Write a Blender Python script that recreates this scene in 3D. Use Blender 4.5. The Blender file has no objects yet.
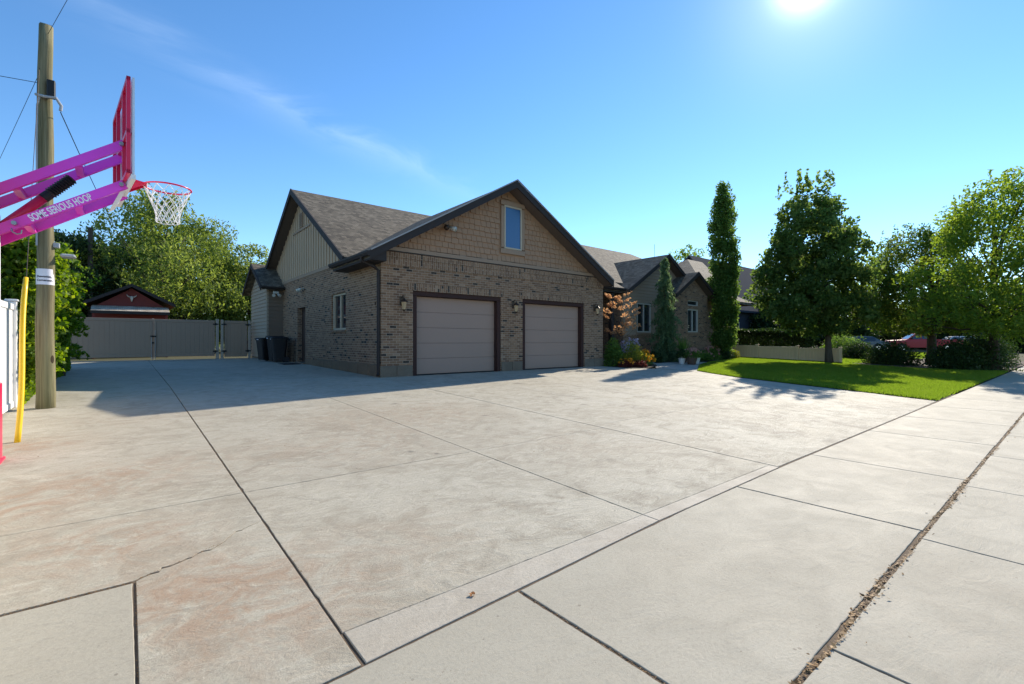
import bpy, math, random
import numpy as np
from mathutils import Vector, Matrix

sc = bpy.context.scene
COL = sc.collection
R = math.radians

# ---------------------------------------------------------------- camera
EYE = 1.37
cam_d = bpy.data.cameras.new("camera")
cam = bpy.data.objects.new("camera", cam_d)
COL.objects.link(cam)
cam_d.sensor_width = 36.0
cam_d.lens = 36.0 * 471.0 / 1024.0
cam_d.clip_start = 0.05
cam_d.clip_end = 3000
cam_d.shift_y = (341.0 - 342.0) / 1024.0
YAW = math.atan2(573.0, 471.0)              # heading measured from the street direction (+X)
cam.location = (0, 0, EYE)
cam.rotation_euler = (R(90), 0, YAW - R(90))
sc.camera = cam

# ---------------------------------------------------------------- sky, sun, exposure
SUN_AZ = R(16.2)      # from +X towards +Y
SUN_EL = R(31.8)
world = bpy.data.worlds.new("World")
sc.world = world
world.use_nodes = True
wn = world.node_tree
for n in list(wn.nodes):
    wn.nodes.remove(n)
wout = wn.nodes.new('ShaderNodeOutputWorld')
wbg = wn.nodes.new('ShaderNodeBackground')
sky = wn.nodes.new('ShaderNodeTexSky')
sky.sky_type = 'NISHITA'
sky.sun_disc = False
sky.sun_elevation = SUN_EL
sky.sun_rotation = R(90) - SUN_AZ
sky.altitude = 1300
sky.air_density = 1.0
sky.dust_density = 0.03
sky.ozone_density = 2.2
# thin cirrus streaks high in the sky (direction-space noise, part of the sky itself)
wtc = wn.nodes.new('ShaderNodeTexCoord')
wmap = wn.nodes.new('ShaderNodeMapping'); wmap.vector_type = 'POINT'
wmap.inputs['Rotation'].default_value = (R(12), R(-14), R(-30))
wmap.inputs['Scale'].default_value = (1.1, 6.0, 7.0)
wno = wn.nodes.new('ShaderNodeTexNoise'); wno.inputs['Scale'].default_value = 2.1
wno.inputs['Detail'].default_value = 7; wno.inputs['Roughness'].default_value = 0.6
wno.inputs['Distortion'].default_value = 0.6
wra = wn.nodes.new('ShaderNodeMapRange')
wra.inputs['From Min'].default_value = 0.52; wra.inputs['From Max'].default_value = 0.85
wra.inputs['To Min'].default_value = 0; wra.inputs['To Max'].default_value = 0.55
# one clear streak around a given direction
def wmath(op, a=None, b=None):
    m = wn.nodes.new('ShaderNodeMath'); m.operation = op
    for i, v in enumerate((a, b)):
        if v is None: continue
        if isinstance(v, (int, float)): m.inputs[i].default_value = v
        else: wn.links.new(v, m.inputs[i])
    return m.outputs[0]
def wdot(vec):
    d = wn.nodes.new('ShaderNodeVectorMath'); d.operation = 'DOT_PRODUCT'
    wn.links.new(wtc.outputs['Generated'], d.inputs[0]); d.inputs[1].default_value = vec
    return d.outputs['Value']
def pixdir(u, v):
    Fv = Vector((math.cos(YAW), math.sin(YAW), 0)); Rv = Vector((math.sin(YAW), -math.cos(YAW), 0))
    return (Fv + Rv * ((u - 512) / 471.0) + Vector((0, 0, 1)) * ((341 - v) / 471.0)).normalized()
sa, sb = pixdir(160, 45), pixdir(450, 185)
pl = sa.cross(sb).normalized(); md = (sa + sb).normalized(); al = (sb - sa).normalized()
dd = wmath('ABSOLUTE', wmath('ADD', wdot(pl), wmath('MULTIPLY', wmath('SUBTRACT', wno.outputs['Fac'], 0.5), 0.10)))
band = wmath('MAXIMUM', wmath('SUBTRACT', 1.0, wmath('DIVIDE', dd, 0.06)), 0.0)
lon = wmath('MAXIMUM', wmath('SUBTRACT', 1.0, wmath('DIVIDE', wmath('ABSOLUTE', wdot(al)), 0.42)), 0.0)
streak = wmath('MULTIPLY', wmath('MULTIPLY', wmath('MULTIPLY', band, band), lon), wmath('MULTIPLY', wmath('MAXIMUM', wmath('SUBTRACT', wno.outputs['Fac'], 0.32), 0.0), 0.72))
wn.links.new(wtc.outputs['Generated'], wmap.inputs['Vector'])
wn.links.new(wmap.outputs['Vector'], wno.inputs['Vector'])
wn.links.new(wno.outputs['Fac'], wra.inputs['Value'])
wmix = wn.nodes.new('ShaderNodeMix'); wmix.data_type = 'RGBA'
wn.links.new(streak, wmix.inputs['Factor'])
whs = wn.nodes.new('ShaderNodeHueSaturation'); whs.inputs['Saturation'].default_value = 1.2; whs.inputs['Hue'].default_value = 0.499; whs.inputs['Value'].default_value = 1.15
wn.links.new(sky.outputs['Color'], whs.inputs['Color'])
wn.links.new(whs.outputs['Color'], wmix.inputs['A'])
wmix.inputs['B'].default_value = (7.5, 8.5, 9.5, 1)
# circumsolar glow: the bright aureole the air makes around the sun
sd_ = wdot((math.cos(R(18.5))*math.cos(R(33.2)), math.sin(R(18.5))*math.cos(R(33.2)), math.sin(R(33.2))))
sdm = wmath('MAXIMUM', sd_, 0.0)
gl = wmath('ADD', wmath('MULTIPLY', wmath('POWER', sdm, 1600.0), 9.0), wmath('ADD', wmath('MULTIPLY', wmath('POWER', sdm, 160.0), 1.5), wmath('MULTIPLY', wmath('POWER', sdm, 14.0), 0.15)))
gadd = wn.nodes.new('ShaderNodeVectorMath'); gadd.operation = 'MULTIPLY_ADD'
gcomb = wn.nodes.new('ShaderNodeCombineXYZ')
for i_ in range(3): wn.links.new(gl, gcomb.inputs[i_])
wn.links.new(gcomb.outputs[0], gadd.inputs[0]); gadd.inputs[1].default_value = (1.0, 0.98, 0.92)
wn.links.new(wmix.outputs['Result'], gadd.inputs[2])
wn.links.new(gadd.outputs[0], wbg.inputs['Color'])
wbg.inputs['Strength'].default_value = 0.135
wn.links.new(wbg.outputs[0], wout.inputs[0])

sun_d = bpy.data.lights.new("sun", 'SUN')
sun = bpy.data.objects.new("sun", sun_d)
COL.objects.link(sun)
sun_d.energy = 4.6
sun_d.angle = R(0.53)
sun_d.color = (1.0, 0.905, 0.765)
sdir = Vector((math.cos(SUN_AZ) * math.cos(SUN_EL), math.sin(SUN_AZ) * math.cos(SUN_EL), math.sin(SUN_EL)))
sun.rotation_euler = sdir.to_track_quat('Z', 'Y').to_euler()
sun.location = (20, 10, 40)

sc.view_settings.view_transform = 'Standard'
sc.view_settings.look = 'None'
sc.view_settings.gamma = 1
sc.view_settings.use_curve_mapping = False
sc.view_settings.exposure = 0.60
sc.cycles.max_bounces = 6
sc.cycles.transparent_max_bounces = 6

rnd = random.Random(11)
rng = np.random.default_rng(5)

def g(y):
    """ground height: level street side, driveway rising to the garage and on to the gate"""
    return float(np.interp(y, [2.1, 12.6, 26.0], [0.0, 0.34, 0.54]))

# ---------------------------------------------------------------- mesh helpers
class MB:
    def __init__(s): s.v = []; s.f = []
    def add(s, vs, fs):
        o = len(s.v); s.v += [tuple(p) for p in vs]; s.f += [tuple(i + o for i in f) for f in fs]; return s
    def box(s, x0, x1, y0, y1, z0, z1):
        x0, x1 = min(x0, x1), max(x0, x1); y0, y1 = min(y0, y1), max(y0, y1); z0, z1 = min(z0, z1), max(z0, z1)
        v = [(x0,y0,z0),(x1,y0,z0),(x1,y1,z0),(x0,y1,z0),(x0,y0,z1),(x1,y0,z1),(x1,y1,z1),(x0,y1,z1)]
        return s.add(v, [(0,3,2,1),(4,5,6,7),(0,1,5,4),(1,2,6,5),(2,3,7,6),(3,0,4,7)])
    def bbox(s, x0, x1, y0, y1, z0, z1, b=0.006):
        """box with chamfered edges"""
        x0, x1 = min(x0, x1), max(x0, x1); y0, y1 = min(y0, y1), max(y0, y1); z0, z1 = min(z0, z1), max(z0, z1)
        b = min(b, (x1-x0)/3, (y1-y0)/3, (z1-z0)/3)
        V = []; 
        def ring(z, e):
            return [(x0+e,y0+b+ (0 if e else 0),z)]
        vs = []
        for z, inset in ((z0, b), (z0+b, 0), (z1-b, 0), (z1, b)):
            for (sx, sy) in ((0,0),(1,0),(1,1),(0,1)):
                X = x1 if sx else x0; Y = y1 if sy else y0
                dx = -b if sx else b; dy = -b if sy else b
                if inset: 
                    a = (X+dx*1.4, Y+dy, z); c = (X+dx, Y+dy*1.4, z)
                else:
                    a = (X, Y+dy, z); c = (X+dx, Y, z)
                vs += ([a, c] if (sx == sy) else [c, a])
        fs = []
        for k in range(3):
            for i in range(8):
                j = (i+1) % 8
                fs.append((k*8+i, k*8+j, (k+1)*8+j, (k+1)*8+i))
        fs.append(tuple(range(7,-1,-1))); fs.append(tuple(range(24,32)))
        return s.add(vs, fs)
    def prism(s, pts, d):
        """polygon (3D points) extruded by vector d"""
        n = len(pts); d = Vector(d)
        top = [tuple(Vector(p)) for p in pts]; bot = [tuple(Vector(p)+d) for p in pts]
        fs = [tuple(range(n)), tuple(range(2*n-1, n-1, -1))]
        for i in range(n):
            j = (i+1) % n
            fs.append((j, i, i+n, j+n))
        return s.add(top+bot, fs)
    def bar(s, a, b, w, h=None, up=(0,0,1)):
        """rectangular bar from a to b"""
        h = h or w; a = Vector(a); b = Vector(b); d = (b-a).normalized(); up = Vector(up)
        if abs(d.dot(up)) > .99: up = Vector((1,0,0))
        sx = d.cross(up).normalized()*w/2; sy = sx.cross(d).normalized()*h/2
        v = [a-sx-sy,a+sx-sy,a+sx+sy,a-sx+sy,b-sx-sy,b+sx-sy,b+sx+sy,b-sx+sy]
        return s.add(v, [(0,1,2,3),(7,6,5,4),(0,4,5,1),(1,5,6,2),(2,6,7,3),(3,7,4,0)])
    def tube(s, pts, r, n=8, caps=True):
        pts = [Vector(p) for p in pts]
        rs = r if isinstance(r, (list, tuple)) else [r]*len(pts)
        rings = []; prev = None
        o = len(s.v); vs = []
        for i, p in enumerate(pts):
            d = (pts[min(i+1, len(pts)-1)] - pts[max(i-1, 0)]).normalized()
            if prev is None:
                u = d.cross(Vector((0,0,1)))
                if u.length < 1e-3: u = d.cross(Vector((1,0,0)))
            else: u = prev - d*prev.dot(d)
            u.normalize(); prev = u; w = d.cross(u)
            for k in range(n):
                a = 2*math.pi*k/n
                vs.append(tuple(p + (u*math.cos(a)+w*math.sin(a))*rs[i]))
        fs = []
        for i in range(len(pts)-1):
            for k in range(n):
                k2 = (k+1) % n
                fs.append((i*n+k, i*n+k2, (i+1)*n+k2, (i+1)*n+k))
        if caps:
            fs.append(tuple(range(n-1,-1,-1))); fs.append(tuple((len(pts)-1)*n+k for k in range(n)))
        return s.add(vs, fs)
    def lathe(s, prof, c=(0,0,0), n=20):
        vs = []; fs = []
        for (r, z) in prof:
            for k in range(n):
                a = 2*math.pi*k/n
                vs.append((c[0]+r*math.cos(a), c[1]+r*math.sin(a), c[2]+z))
        for i in range(len(prof)-1):
            for k in range(n):
                k2 = (k+1) % n
                fs.append((i*n+k, i*n+k2, (i+1)*n+k2, (i+1)*n+k))
        fs.append(tuple(range(n-1,-1,-1))); fs.append(tuple((len(prof)-1)*n+k for k in range(n)))
        return s.add(vs, fs)
    def build(s, name, mat, parent=None, origin=None, smooth=False):
        me = bpy.data.meshes.new(name)
        if origin is None:
            origin = getattr(parent, 'get', lambda k, d: d)('_org', None) if parent else None
        o3 = Vector(origin) if origin is not None else Vector((0,0,0))
        me.from_pydata([tuple(Vector(p)-o3) for p in s.v], [], s.f)
        me.update()
        auto_uv(me, o3)
        me.materials.append(mat)
        if smooth:
            for p in me.polygons: p.use_smooth = True
        ob = bpy.data.objects.new(name, me)
        COL.objects.link(ob)
        if parent is not None:
            ob.parent = parent
        else:
            ob.location = o3
        return ob

def auto_uv(me, o3=Vector((0,0,0))):
    """metre-scaled UVs on the tangent plane of each face"""
    uv = me.uv_layers.new(name="UVMap")
    nl = len(me.loops)
    if nl == 0: return
    co = np.empty(len(me.vertices)*3); me.vertices.foreach_get('co', co); co = co.reshape(-1,3)+np.array(o3)
    li = np.empty(nl, dtype=np.int32); me.loops.foreach_get('vertex_index', li)
    nrm = np.empty(len(me.polygons)*3); me.polygons.foreach_get('normal', nrm); nrm = nrm.reshape(-1,3)
    tot = np.empty(len(me.polygons), dtype=np.int32); me.polygons.foreach_get('loop_total', tot)
    N = np.repeat(nrm, tot, axis=0)
    up = np.zeros_like(N); up[:,2] = 1
    flat = np.abs(N[:,2]) > 0.995
    t1 = np.cross(up, N); t1[flat] = (1,0,0)
    t1 /= np.maximum(np.linalg.norm(t1, axis=1, keepdims=True), 1e-6)
    t2 = np.cross(N, t1)
    P = co[li]
    out = np.stack([(P*t1).sum(1), (P*t2).sum(1)], 1)
    uv.data.foreach_set('uv', out.ravel())

def thing(name, loc, label, cat, group=None, rz=0):
    o = bpy.data.objects.new(name, None); COL.objects.link(o)
    o.location = loc; o.rotation_euler = (0,0,rz); o.empty_display_size = 0.2
    o['label'] = label; o['category'] = cat
    if group: o['group'] = group
    return o
def tag(o, label=None, cat=None, group=None, kind=None):
    if label: o['label'] = label
    if cat: o['category'] = cat
    if group: o['group'] = group
    if kind: o['kind'] = kind
    return o
def part(name, mb, mat, parent, root=None, smooth=False, label=None):
    """world-space mesh parented below a thing; root gives the thing's location"""
    root = root or parent
    while root.parent: root = root.parent
    ob = mb.build(name, mat, parent, origin=root.location, smooth=smooth)
    if label: ob['label'] = label
    return ob
def lpart(name, mb, mat, parent, smooth=False, label=None):
    """mesh given in the thing's own coordinates"""
    ob = mb.build(name, mat, parent, origin=(0,0,0), smooth=smooth)
    if label: ob['label'] = label
    return ob
def kids(o): return [c for c in bpy.data.objects if c.parent == o]
def copy_tree(o, parent=None):
    c = o.copy(); COL.objects.link(c)
    if parent is not None: c.parent = parent
    for ch in kids(o): copy_tree(ch, c)
    return c

# ---------------------------------------------------------------- material helpers
class NT:
    def __init__(s, name):
        m = bpy.data.materials.new(name); m.use_nodes = True; s.m = m; s.t = m.node_tree
        s.b = s.t.nodes['Principled BSDF']; s.out = s.t.nodes['Material Output']
    def n(s, typ, **kw):
        nd = s.t.nodes.new('ShaderNode'+typ)
        for k, v in kw.items():
            if k.startswith('_'): setattr(nd, k[1:], v)
            else:
                key = k.replace('__', ' ')
                sock = nd.inputs[key]
                if hasattr(v, 'is_output'): s.t.links.new(v, sock)
                else: sock.default_value = v
        return nd
    def l(s, a, b): s.t.links.new(a, b)
    def math(s, op, a, b=None, c=None, clamp=False):
        nd = s.t.nodes.new('ShaderNodeMath'); nd.operation = op; nd.use_clamp = clamp
        for i, v in enumerate((a, b, c)):
            if v is None: continue
            if hasattr(v, 'is_output'): s.t.links.new(v, nd.inputs[i])
            else: nd.inputs[i].default_value = v
        return nd.outputs[0]
    def mix(s, f, a, b, blend='MIX'):
        nd = s.t.nodes.new('ShaderNodeMix'); nd.data_type = 'RGBA'; nd.blend_type = blend
        for k, v in (('Factor', f), ('A', a), ('B', b)):
            sock = [i for i in nd.inputs if i.name == k and i.type == ('VALUE' if k == 'Factor' else 'RGBA')][0]
            if hasattr(v, 'is_output'): s.t.links.new(v, sock)
            else: sock.default_value = v if k == 'Factor' else c4(v)
        return [o for o in nd.outputs if o.type == 'RGBA'][0]
    def ramp(s, f, stops, interp='LINEAR'):
        nd = s.t.nodes.new('ShaderNodeValToRGB'); cr = nd.color_ramp; cr.interpolation = interp
        while len(cr.elements) > 1: cr.elements.remove(cr.elements[-1])
        cr.elements[0].position = stops[0][0]; cr.elements[0].color = c4(stops[0][1])
        for p, c in stops[1:]:
            e = cr.elements.new(p); e.color = c4(c)
        s.t.links.new(f, nd.inputs[0]); return nd.outputs[0]
    def bump(s, h, strength=0.3, dist=0.01, normal=None):
        nd = s.t.nodes.new('ShaderNodeBump'); nd.inputs['Strength'].default_value = strength
        nd.inputs['Distance'].default_value = dist; s.t.links.new(h, nd.inputs['Height'])
        if normal is not None: s.t.links.new(normal, nd.inputs['Normal'])
        return nd.outputs[0]
    def noise(s, vec, scale, detail=4, rough=0.55, dist=0.0):
        nd = s.t.nodes.new('ShaderNodeTexNoise'); nd.inputs['Scale'].default_value = scale
        nd.inputs['Detail'].default_value = detail; nd.inputs['Roughness'].default_value = rough
        nd.inputs['Distortion'].default_value = dist
        if vec is not None: s.t.links.new(vec, nd.inputs['Vector'])
        return nd.outputs['Fac']
    def obj(s): return s.n('TexCoord').outputs['Object']
    def pos(s): return s.n('NewGeometry').outputs['Position']
    def uv(s): return s.n('TexCoord').outputs['UV']
    def mapping(s, vec, scale=(1,1,1), rot=(0,0,0), loc=(0,0,0)):
        nd = s.t.nodes.new('ShaderNodeMapping'); nd.inputs['Scale'].default_value = scale
        nd.inputs['Rotation'].default_value = rot; nd.inputs['Location'].default_value = loc
        s.t.links.new(vec, nd.inputs['Vector']); return nd.outputs[0]
    def set(s, col=None, rough=None, nrm=None, metal=None, spec=None):
        for k, v in (('Base Color', col), ('Roughness', rough), ('Normal', nrm), ('Metallic', metal), ('Specular IOR Level', spec)):
            if v is None: continue
            if hasattr(v, 'is_output'): s.t.links.new(v, s.b.inputs[k])
            else: s.b.inputs[k].default_value = c4(v) if k == 'Base Color' else v
        return s.m
def c4(c): return (c[0], c[1], c[2], 1.0) if not isinstance(c, (int, float)) else (c, c, c, 1.0)

def paint(name, col, rough=0.5, var=0.12, metal=0.0, scale=6.0, bump=0.05):
    """slightly uneven, weathered paint / plastic / metal"""
    t = NT(name); p = t.obj()
    a = t.noise(p, scale, 5, 0.6)
    b = t.noise(p, scale*14, 2)
    f = t.math('ADD', t.math('MULTIPLY', a, .7), t.math('MULTIPLY', b, .3))
    c = t.mix(t.math('MULTIPLY', t.math('SUBTRACT', f, 0.3, clamp=True), 2.0, clamp=True), [x*(1-var) for x in col], [min(1, x*(1+var)) for x in col])
    r = t.math('ADD', t.math('MULTIPLY', a, 0.2), rough-0.1)
    return t.set(c, r, t.bump(b, bump, 0.002), metal)

def concrete(name, base, warm, brown_amt=1.0, spots=(), swirl=1.0, mott=1.0):
    t = NT(name); p = t.pos()
    big = t.noise(p, 0.45, 5, 0.6, 0.8)
    mid = t.noise(p, 2.3, 6, 0.65, 1.2)
    sw = t.noise(t.mapping(p, (1.0, 2.6, 1.0), (0,0,0.5)), 2.4, 8, 0.62, 2.2)
    fine = t.noise(p, 55, 4, 0.7)
    grit = t.noise(p, 330, 2, 0.6)
    tone = t.n('Attribute', _attribute_name='tone').outputs['Fac']
    c = t.mix(t.math('MULTIPLY', t.math('SUBTRACT', big, 0.32, clamp=True), 2.6, clamp=True), base, warm)
    c = t.mix(t.math('MULTIPLY', t.math('SUBTRACT', mid, 0.45, clamp=True), 3.0*mott, clamp=True), c, [x*0.78 for x in warm])
    lite = t.math('MULTIPLY', t.math('SUBTRACT', sw, 0.52, clamp=True), 4.5*swirl*mott, clamp=True)
    c = t.mix(t.math('MULTIPLY', lite, 0.55), c, [min(1, x*1.22) for x in base])
    # rusty / earthy stains with shapes of their own
    sx = t.n('SeparateXYZ', Vector=p)
    tot = None
    for (x, y, r, a) in spots:
        dx = t.math('DIVIDE', t.math('SUBTRACT', sx.outputs[0], x), r*1.25)
        dy = t.math('DIVIDE', t.math('SUBTRACT', sx.outputs[1], y), r)
        d = t.math('ADD', t.math('MULTIPLY', dx, dx), t.math('MULTIPLY', dy, dy))
        e = t.math('MULTIPLY', t.math('EXPONENT', t.math('MULTIPLY', d, -1.0)), a)
        tot = e if tot is None else t.math('ADD', tot, e)
    if tot is not None:
        nz = t.math('MULTIPLY', t.math('SUBTRACT', t.noise(p, 2.2, 9, 0.72, 2.4), 0.40, clamp=True), 4.2, clamp=True)
        c = t.mix(t.math('MULTIPLY', t.math('MULTIPLY', tot, nz), 0.75*brown_amt, clamp=True), c, (0.36, 0.225, 0.135))
    # small dark flecks and grit
    vo = t.n('TexVoronoi', Vector=p, Scale=9.0, Randomness=1.0)
    vd = t.math('LESS_THAN', vo.outputs['Distance'], t.math('MULTIPLY', t.math('SUBTRACT', t.noise(p, 3.1, 3), 0.52, clamp=True), 0.55))
    c = t.mix(t.math('MULTIPLY', vd, 0.65), c, (0.10, 0.075, 0.05))
    v2 = t.n('TexVoronoi', Vector=p, Scale=34.0, Randomness=1.0)
    vd2 = t.math('LESS_THAN', v2.outputs['Distance'], t.math('MULTIPLY', t.math('SUBTRACT', t.noise(p, 1.4, 5, 0.7), 0.50, clamp=True), 1.5))
    c = t.mix(t.math('MULTIPLY', vd2, 0.5), c, (0.16, 0.125, 0.085))
    patch = t.math('MULTIPLY', t.math('SUBTRACT', t.noise(p, 5.5, 8, 0.75, 0.6), 0.56, clamp=True), 5.0, clamp=True)
    c = t.mix(t.math('MULTIPLY', patch, 0.44*mott+0.06), c, [x*0.62 for x in warm])
    c = t.mix(t.math('MULTIPLY', t.math('SUBTRACT', fine, 0.48, clamp=True), 1.8, clamp=True), c, [x*0.55 for x in warm])
    c = t.mix(t.math('MULTIPLY', t.math('SUBTRACT', grit, 0.40, clamp=True), 2.6, clamp=True), c, [x*0.72 for x in base])
    if mott > 1.2:
        oil = None
        for (x, y, r_) in ((8.1,9.6,0.16),(12.2,10.1,0.13),(7.9,10.6,0.09),(3.9,8.2,0.07),(2.55,4.95,0.045),(2.75,4.7,0.03),(4.6,6.3,0.06),(6.9,6.2,0.08),(10.6,5.6,0.07)):
            dx = t.math('DIVIDE', t.math('SUBTRACT', sx.outputs[0], x), r_); dy = t.math('DIVIDE', t.math('SUBTRACT', sx.outputs[1], y), r_)
            e = t.math('EXPONENT', t.math('MULTIPLY', t.math('ADD', t.math('MULTIPLY', dx, dx), t.math('MULTIPLY', dy, dy)), -1.0))
            oil = e if oil is None else t.math('ADD', oil, e)
        ty = None
        for x in (7.5, 8.95, 11.7, 13.2):
            dx = t.math('DIVIDE', t.math('SUBTRACT', t.math('ADD', sx.outputs[0], t.math('MULTIPLY', big, 0.8)), x+0.4), 0.17)
            e = t.math('EXPONENT', t.math('MULTIPLY', t.math('MULTIPLY', dx, dx), -1.0)); ty = e if ty is None else t.math('ADD', ty, e)
        c = t.mix(t.math('MULTIPLY', t.math('MULTIPLY', ty, mid), 0.30, clamp=True), c, (0.16,0.14,0.12))
        c = t.mix(t.math('MULTIPLY', t.math('MULTIPLY', oil, t.math('MULTIPLY', mid, 1.5)), 0.7, clamp=True), c, (0.07,0.06,0.05))
    hs = t.n('HueSaturation', Color=c, Value=t.math('ADD', tone, 0.5))
    hs.inputs['Saturation'].default_value = 1.0
    h = t.math('ADD', t.math('MULTIPLY', sw, 1.4), t.math('ADD', t.math('MULTIPLY', fine, 0.5), t.math('MULTIPLY', grit, 0.30)))
    chat = t.noise(t.mapping(p, (9.0, 42.0, 9.0), (0,0,0.9)), 1.0, 4, 0.6, 1.6)
    msk = t.math('MULTIPLY', t.math('SUBTRACT', t.noise(p, 1.1, 3), 0.48, clamp=True), 6.0, clamp=True)
    h2 = t.math('ADD', h, t.math('MULTIPLY', t.math('MULTIPLY', chat, msk), 0.55*min(1.0, swirl)))
    return t.set(hs.outputs[0], t.math('ADD', t.math('MULTIPLY', mid, 0.25), 0.62), t.bump(h2, 0.45*swirl+0.2, 0.014), spec=0.35)

def brick_mat(name, vertical=False, pal=None, bw=0.205, rh=0.0725):
    t = NT(name); uv = t.uv()
    if vertical: uv = t.mapping(uv, (1,1,1), (0,0,R(90)))
    wob = t.n('VectorMath', _operation='ADD')
    nz = t.n('TexNoise', Vector=uv, Scale=3.5, Detail=2.0)
    t.l(uv, wob.inputs[0])
    sc_ = t.n('VectorMath', _operation='SCALE'); t.l(nz.outputs['Color'], sc_.inputs[0]); sc_.inputs['Scale'].default_value = 0.006
    t.l(sc_.outputs[0], wob.inputs[1])
    b = t.n('TexBrick', Vector=wob.outputs[0], Color1=(0,0,0,1), Color2=(1,1,1,1), Mortar=(0,0,0,1), Scale=1.0)
    b.inputs['Mortar Size'].default_value = 0.0075; b.inputs['Mortar Smooth'].default_value = 0.25
    b.inputs['Brick Width'].default_value = bw; b.inputs['Row Height'].default_value = rh
    pal = pal or [(0.0,(0.020,0.016,0.015)),(0.04,(0.165,0.088,0.048)),(0.22,(0.215,0.122,0.067)),(0.42,(0.255,0.148,0.083)),(0.62,(0.19,0.108,0.062)),(0.76,(0.285,0.172,0.10)),(0.91,(0.15,0.078,0.044)),(0.975,(0.33,0.22,0.14))]
    c = t.ramp(b.outputs['Color'], pal, 'CONSTANT')
    n1 = t.noise(uv, 22, 4, 0.7)
    c = t.mix(t.math('MULTIPLY', t.math('SUBTRACT', n1, 0.4, clamp=True), 1.6, clamp=True), c, t.mix(0.5, c, (0.33,0.26,0.19)))
    n2 = t.noise(uv, 0.7, 4, 0.6)
    c = t.mix(t.math('MULTIPLY', t.math('SUBTRACT', n2, 0.5, clamp=True), 1.2, clamp=True), c, (0.24,0.165,0.11))
    mort = t.mix(t.noise(uv, 9, 3), (0.33,0.25,0.175), (0.42,0.33,0.24))
    c = t.mix(b.outputs['Fac'], c, mort)
    h = t.math('ADD', t.math('MULTIPLY', t.math('SUBTRACT', 1.0, b.outputs['Fac']), 1.0), t.math('MULTIPLY', n1, 0.35))
    return t.set(c, 0.88, t.bump(h, 0.8, 0.014), spec=0.25)

def shingle_mat(name, a, b_, c_):
    t = NT(name); uv = t.uv()
    br = t.n('TexBrick', Vector=uv, Color1=(0,0,0,1), Color2=(1,1,1,1), Mortar=(0,0,0,1), Scale=1.0)
    br.inputs['Mortar Size'].default_value = 0.004; br.inputs['Brick Width'].default_value = 0.17; br.inputs['Row Height'].default_value = 0.14
    br.inputs['Mortar Smooth'].default_value = 0.1
    c = t.ramp(br.outputs['Color'], [(0, a), (0.35, b_), (0.7, c_), (0.9, [x*.6 for x in a])], 'CONSTANT')
    gr = t.noise(uv, 130, 3, 0.7)
    c = t.mix(t.math('MULTIPLY', gr, 0.7), c, [x*0.5 for x in b_])
    big = t.noise(uv, 0.8, 4)
    c = t.mix(t.math('MULTIPLY', t.math('SUBTRACT', big, 0.45, clamp=True), 1.0), c, [x*1.3 for x in c_])
    c = t.mix(t.math('MULTIPLY', br.outputs['Fac'], 0.8), c, (0.02,0.018,0.016))
    sy = t.n('SeparateXYZ', Vector=uv)
    fr = t.math('FRACT', t.math('DIVIDE', sy.outputs[1], 0.14))
    h = t.math('ADD', t.math('MULTIPLY', t.math('SUBTRACT', 1.0, fr), 0.8), t.math('ADD', t.math('MULTIPLY', br.outputs['Color'], 0.5), t.math('MULTIPLY', gr, 0.3)))
    return t.set(c, 0.9, t.bump(h, 0.6, 0.012), spec=0.3)

def leaf_mat(name, cols, trans=0.45, rough=0.5, tcol=None):
    t = NT(name)
    at = t.n('Attribute', _attribute_name='lc').outputs['Fac']
    n = len(cols)
    c = t.ramp(at, [(i/max(1, n-1), cols[i]) for i in range(n)])
    t.set(c, 0.62, spec=0.22)
    tr = t.n('BsdfTranslucent')
    if tcol: t.l(t.mix(0.6, c, tcol), tr.inputs['Color'])
    else:
        hs = t.n('HueSaturation', Color=c, Value=2.3, Saturation=1.12, Hue=0.48); t.l(hs.outputs[0], tr.inputs['Color'])
    mx = t.n('MixShader', Fac=trans)
    t.l(t.b.outputs[0], mx.inputs[1]); t.l(tr.outputs[0], mx.inputs[2])
    t.l(mx.outputs[0], t.out.inputs['Surface'])
    return t.m

def bark_mat(name, a, b_, sc_=(14,14,2.2)):
    t = NT(name); p = t.obj()
    n = t.noise(t.mapping(p, sc_), 1.0, 7, 0.7, 0.4)
    n2 = t.noise(p, 2.0, 4)
    c = t.mix(t.math('MULTIPLY', t.math('SUBTRACT', n, 0.3, clamp=True), 2.4, clamp=True), a, b_)
    c = t.mix(t.math('MULTIPLY', n2, 0.4), c, [x*0.7 for x in b_])
    return t.set(c, 0.9, t.bump(n, 0.9, 0.02), spec=0.2)

def glass_mat(name, col=(0.02,0.025,0.03), rough=0.03):
    t = NT(name); t.set(col, rough, spec=0.9)
    n = t.noise(t.obj(), 1.6, 2)
    t.l(t.bump(n, 0.02, 0.02), t.b.inputs['Normal'])
    return t.m

M = {}
M['drive'] = concrete('driveway_concrete', (0.49,0.452,0.355), (0.395,0.342,0.25), 1.7,
    [(-0.1,4.0,0.42,0.9),(0.35,3.0,0.45,1.0),(-0.7,5.3,0.6,0.9),(0.2,5.9,0.5,0.55),(0.62,2.45,0.4,0.6),(-1.0,7.6,0.45,1.0),(1.5,2.9,0.5,0.3),(2.0,5.6,0.9,0.35),(3.6,7.2,1.2,0.45),(4.4,4.2,0.8,0.2),(0.2,9.0,0.8,0.3)], 1.15, 1.45)
M['walk'] = concrete('sidewalk_concrete', (0.425,0.390,0.305), (0.37,0.33,0.248), 0.5, [(3.0,0.2,0.8,0.3),(6.5,1.3,1.0,0.2)], 0.35, 0.35)
M['path'] = concrete('walkway_concrete', (0.47,0.43,0.355), (0.42,0.37,0.29), 0.3, [], 0.3)
M['band'] = concrete('patched_concrete', (0.49,0.445,0.36), (0.43,0.37,0.28), 0.3, [], 0.6)
M['brick'] = brick_mat('brick_wall')
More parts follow.
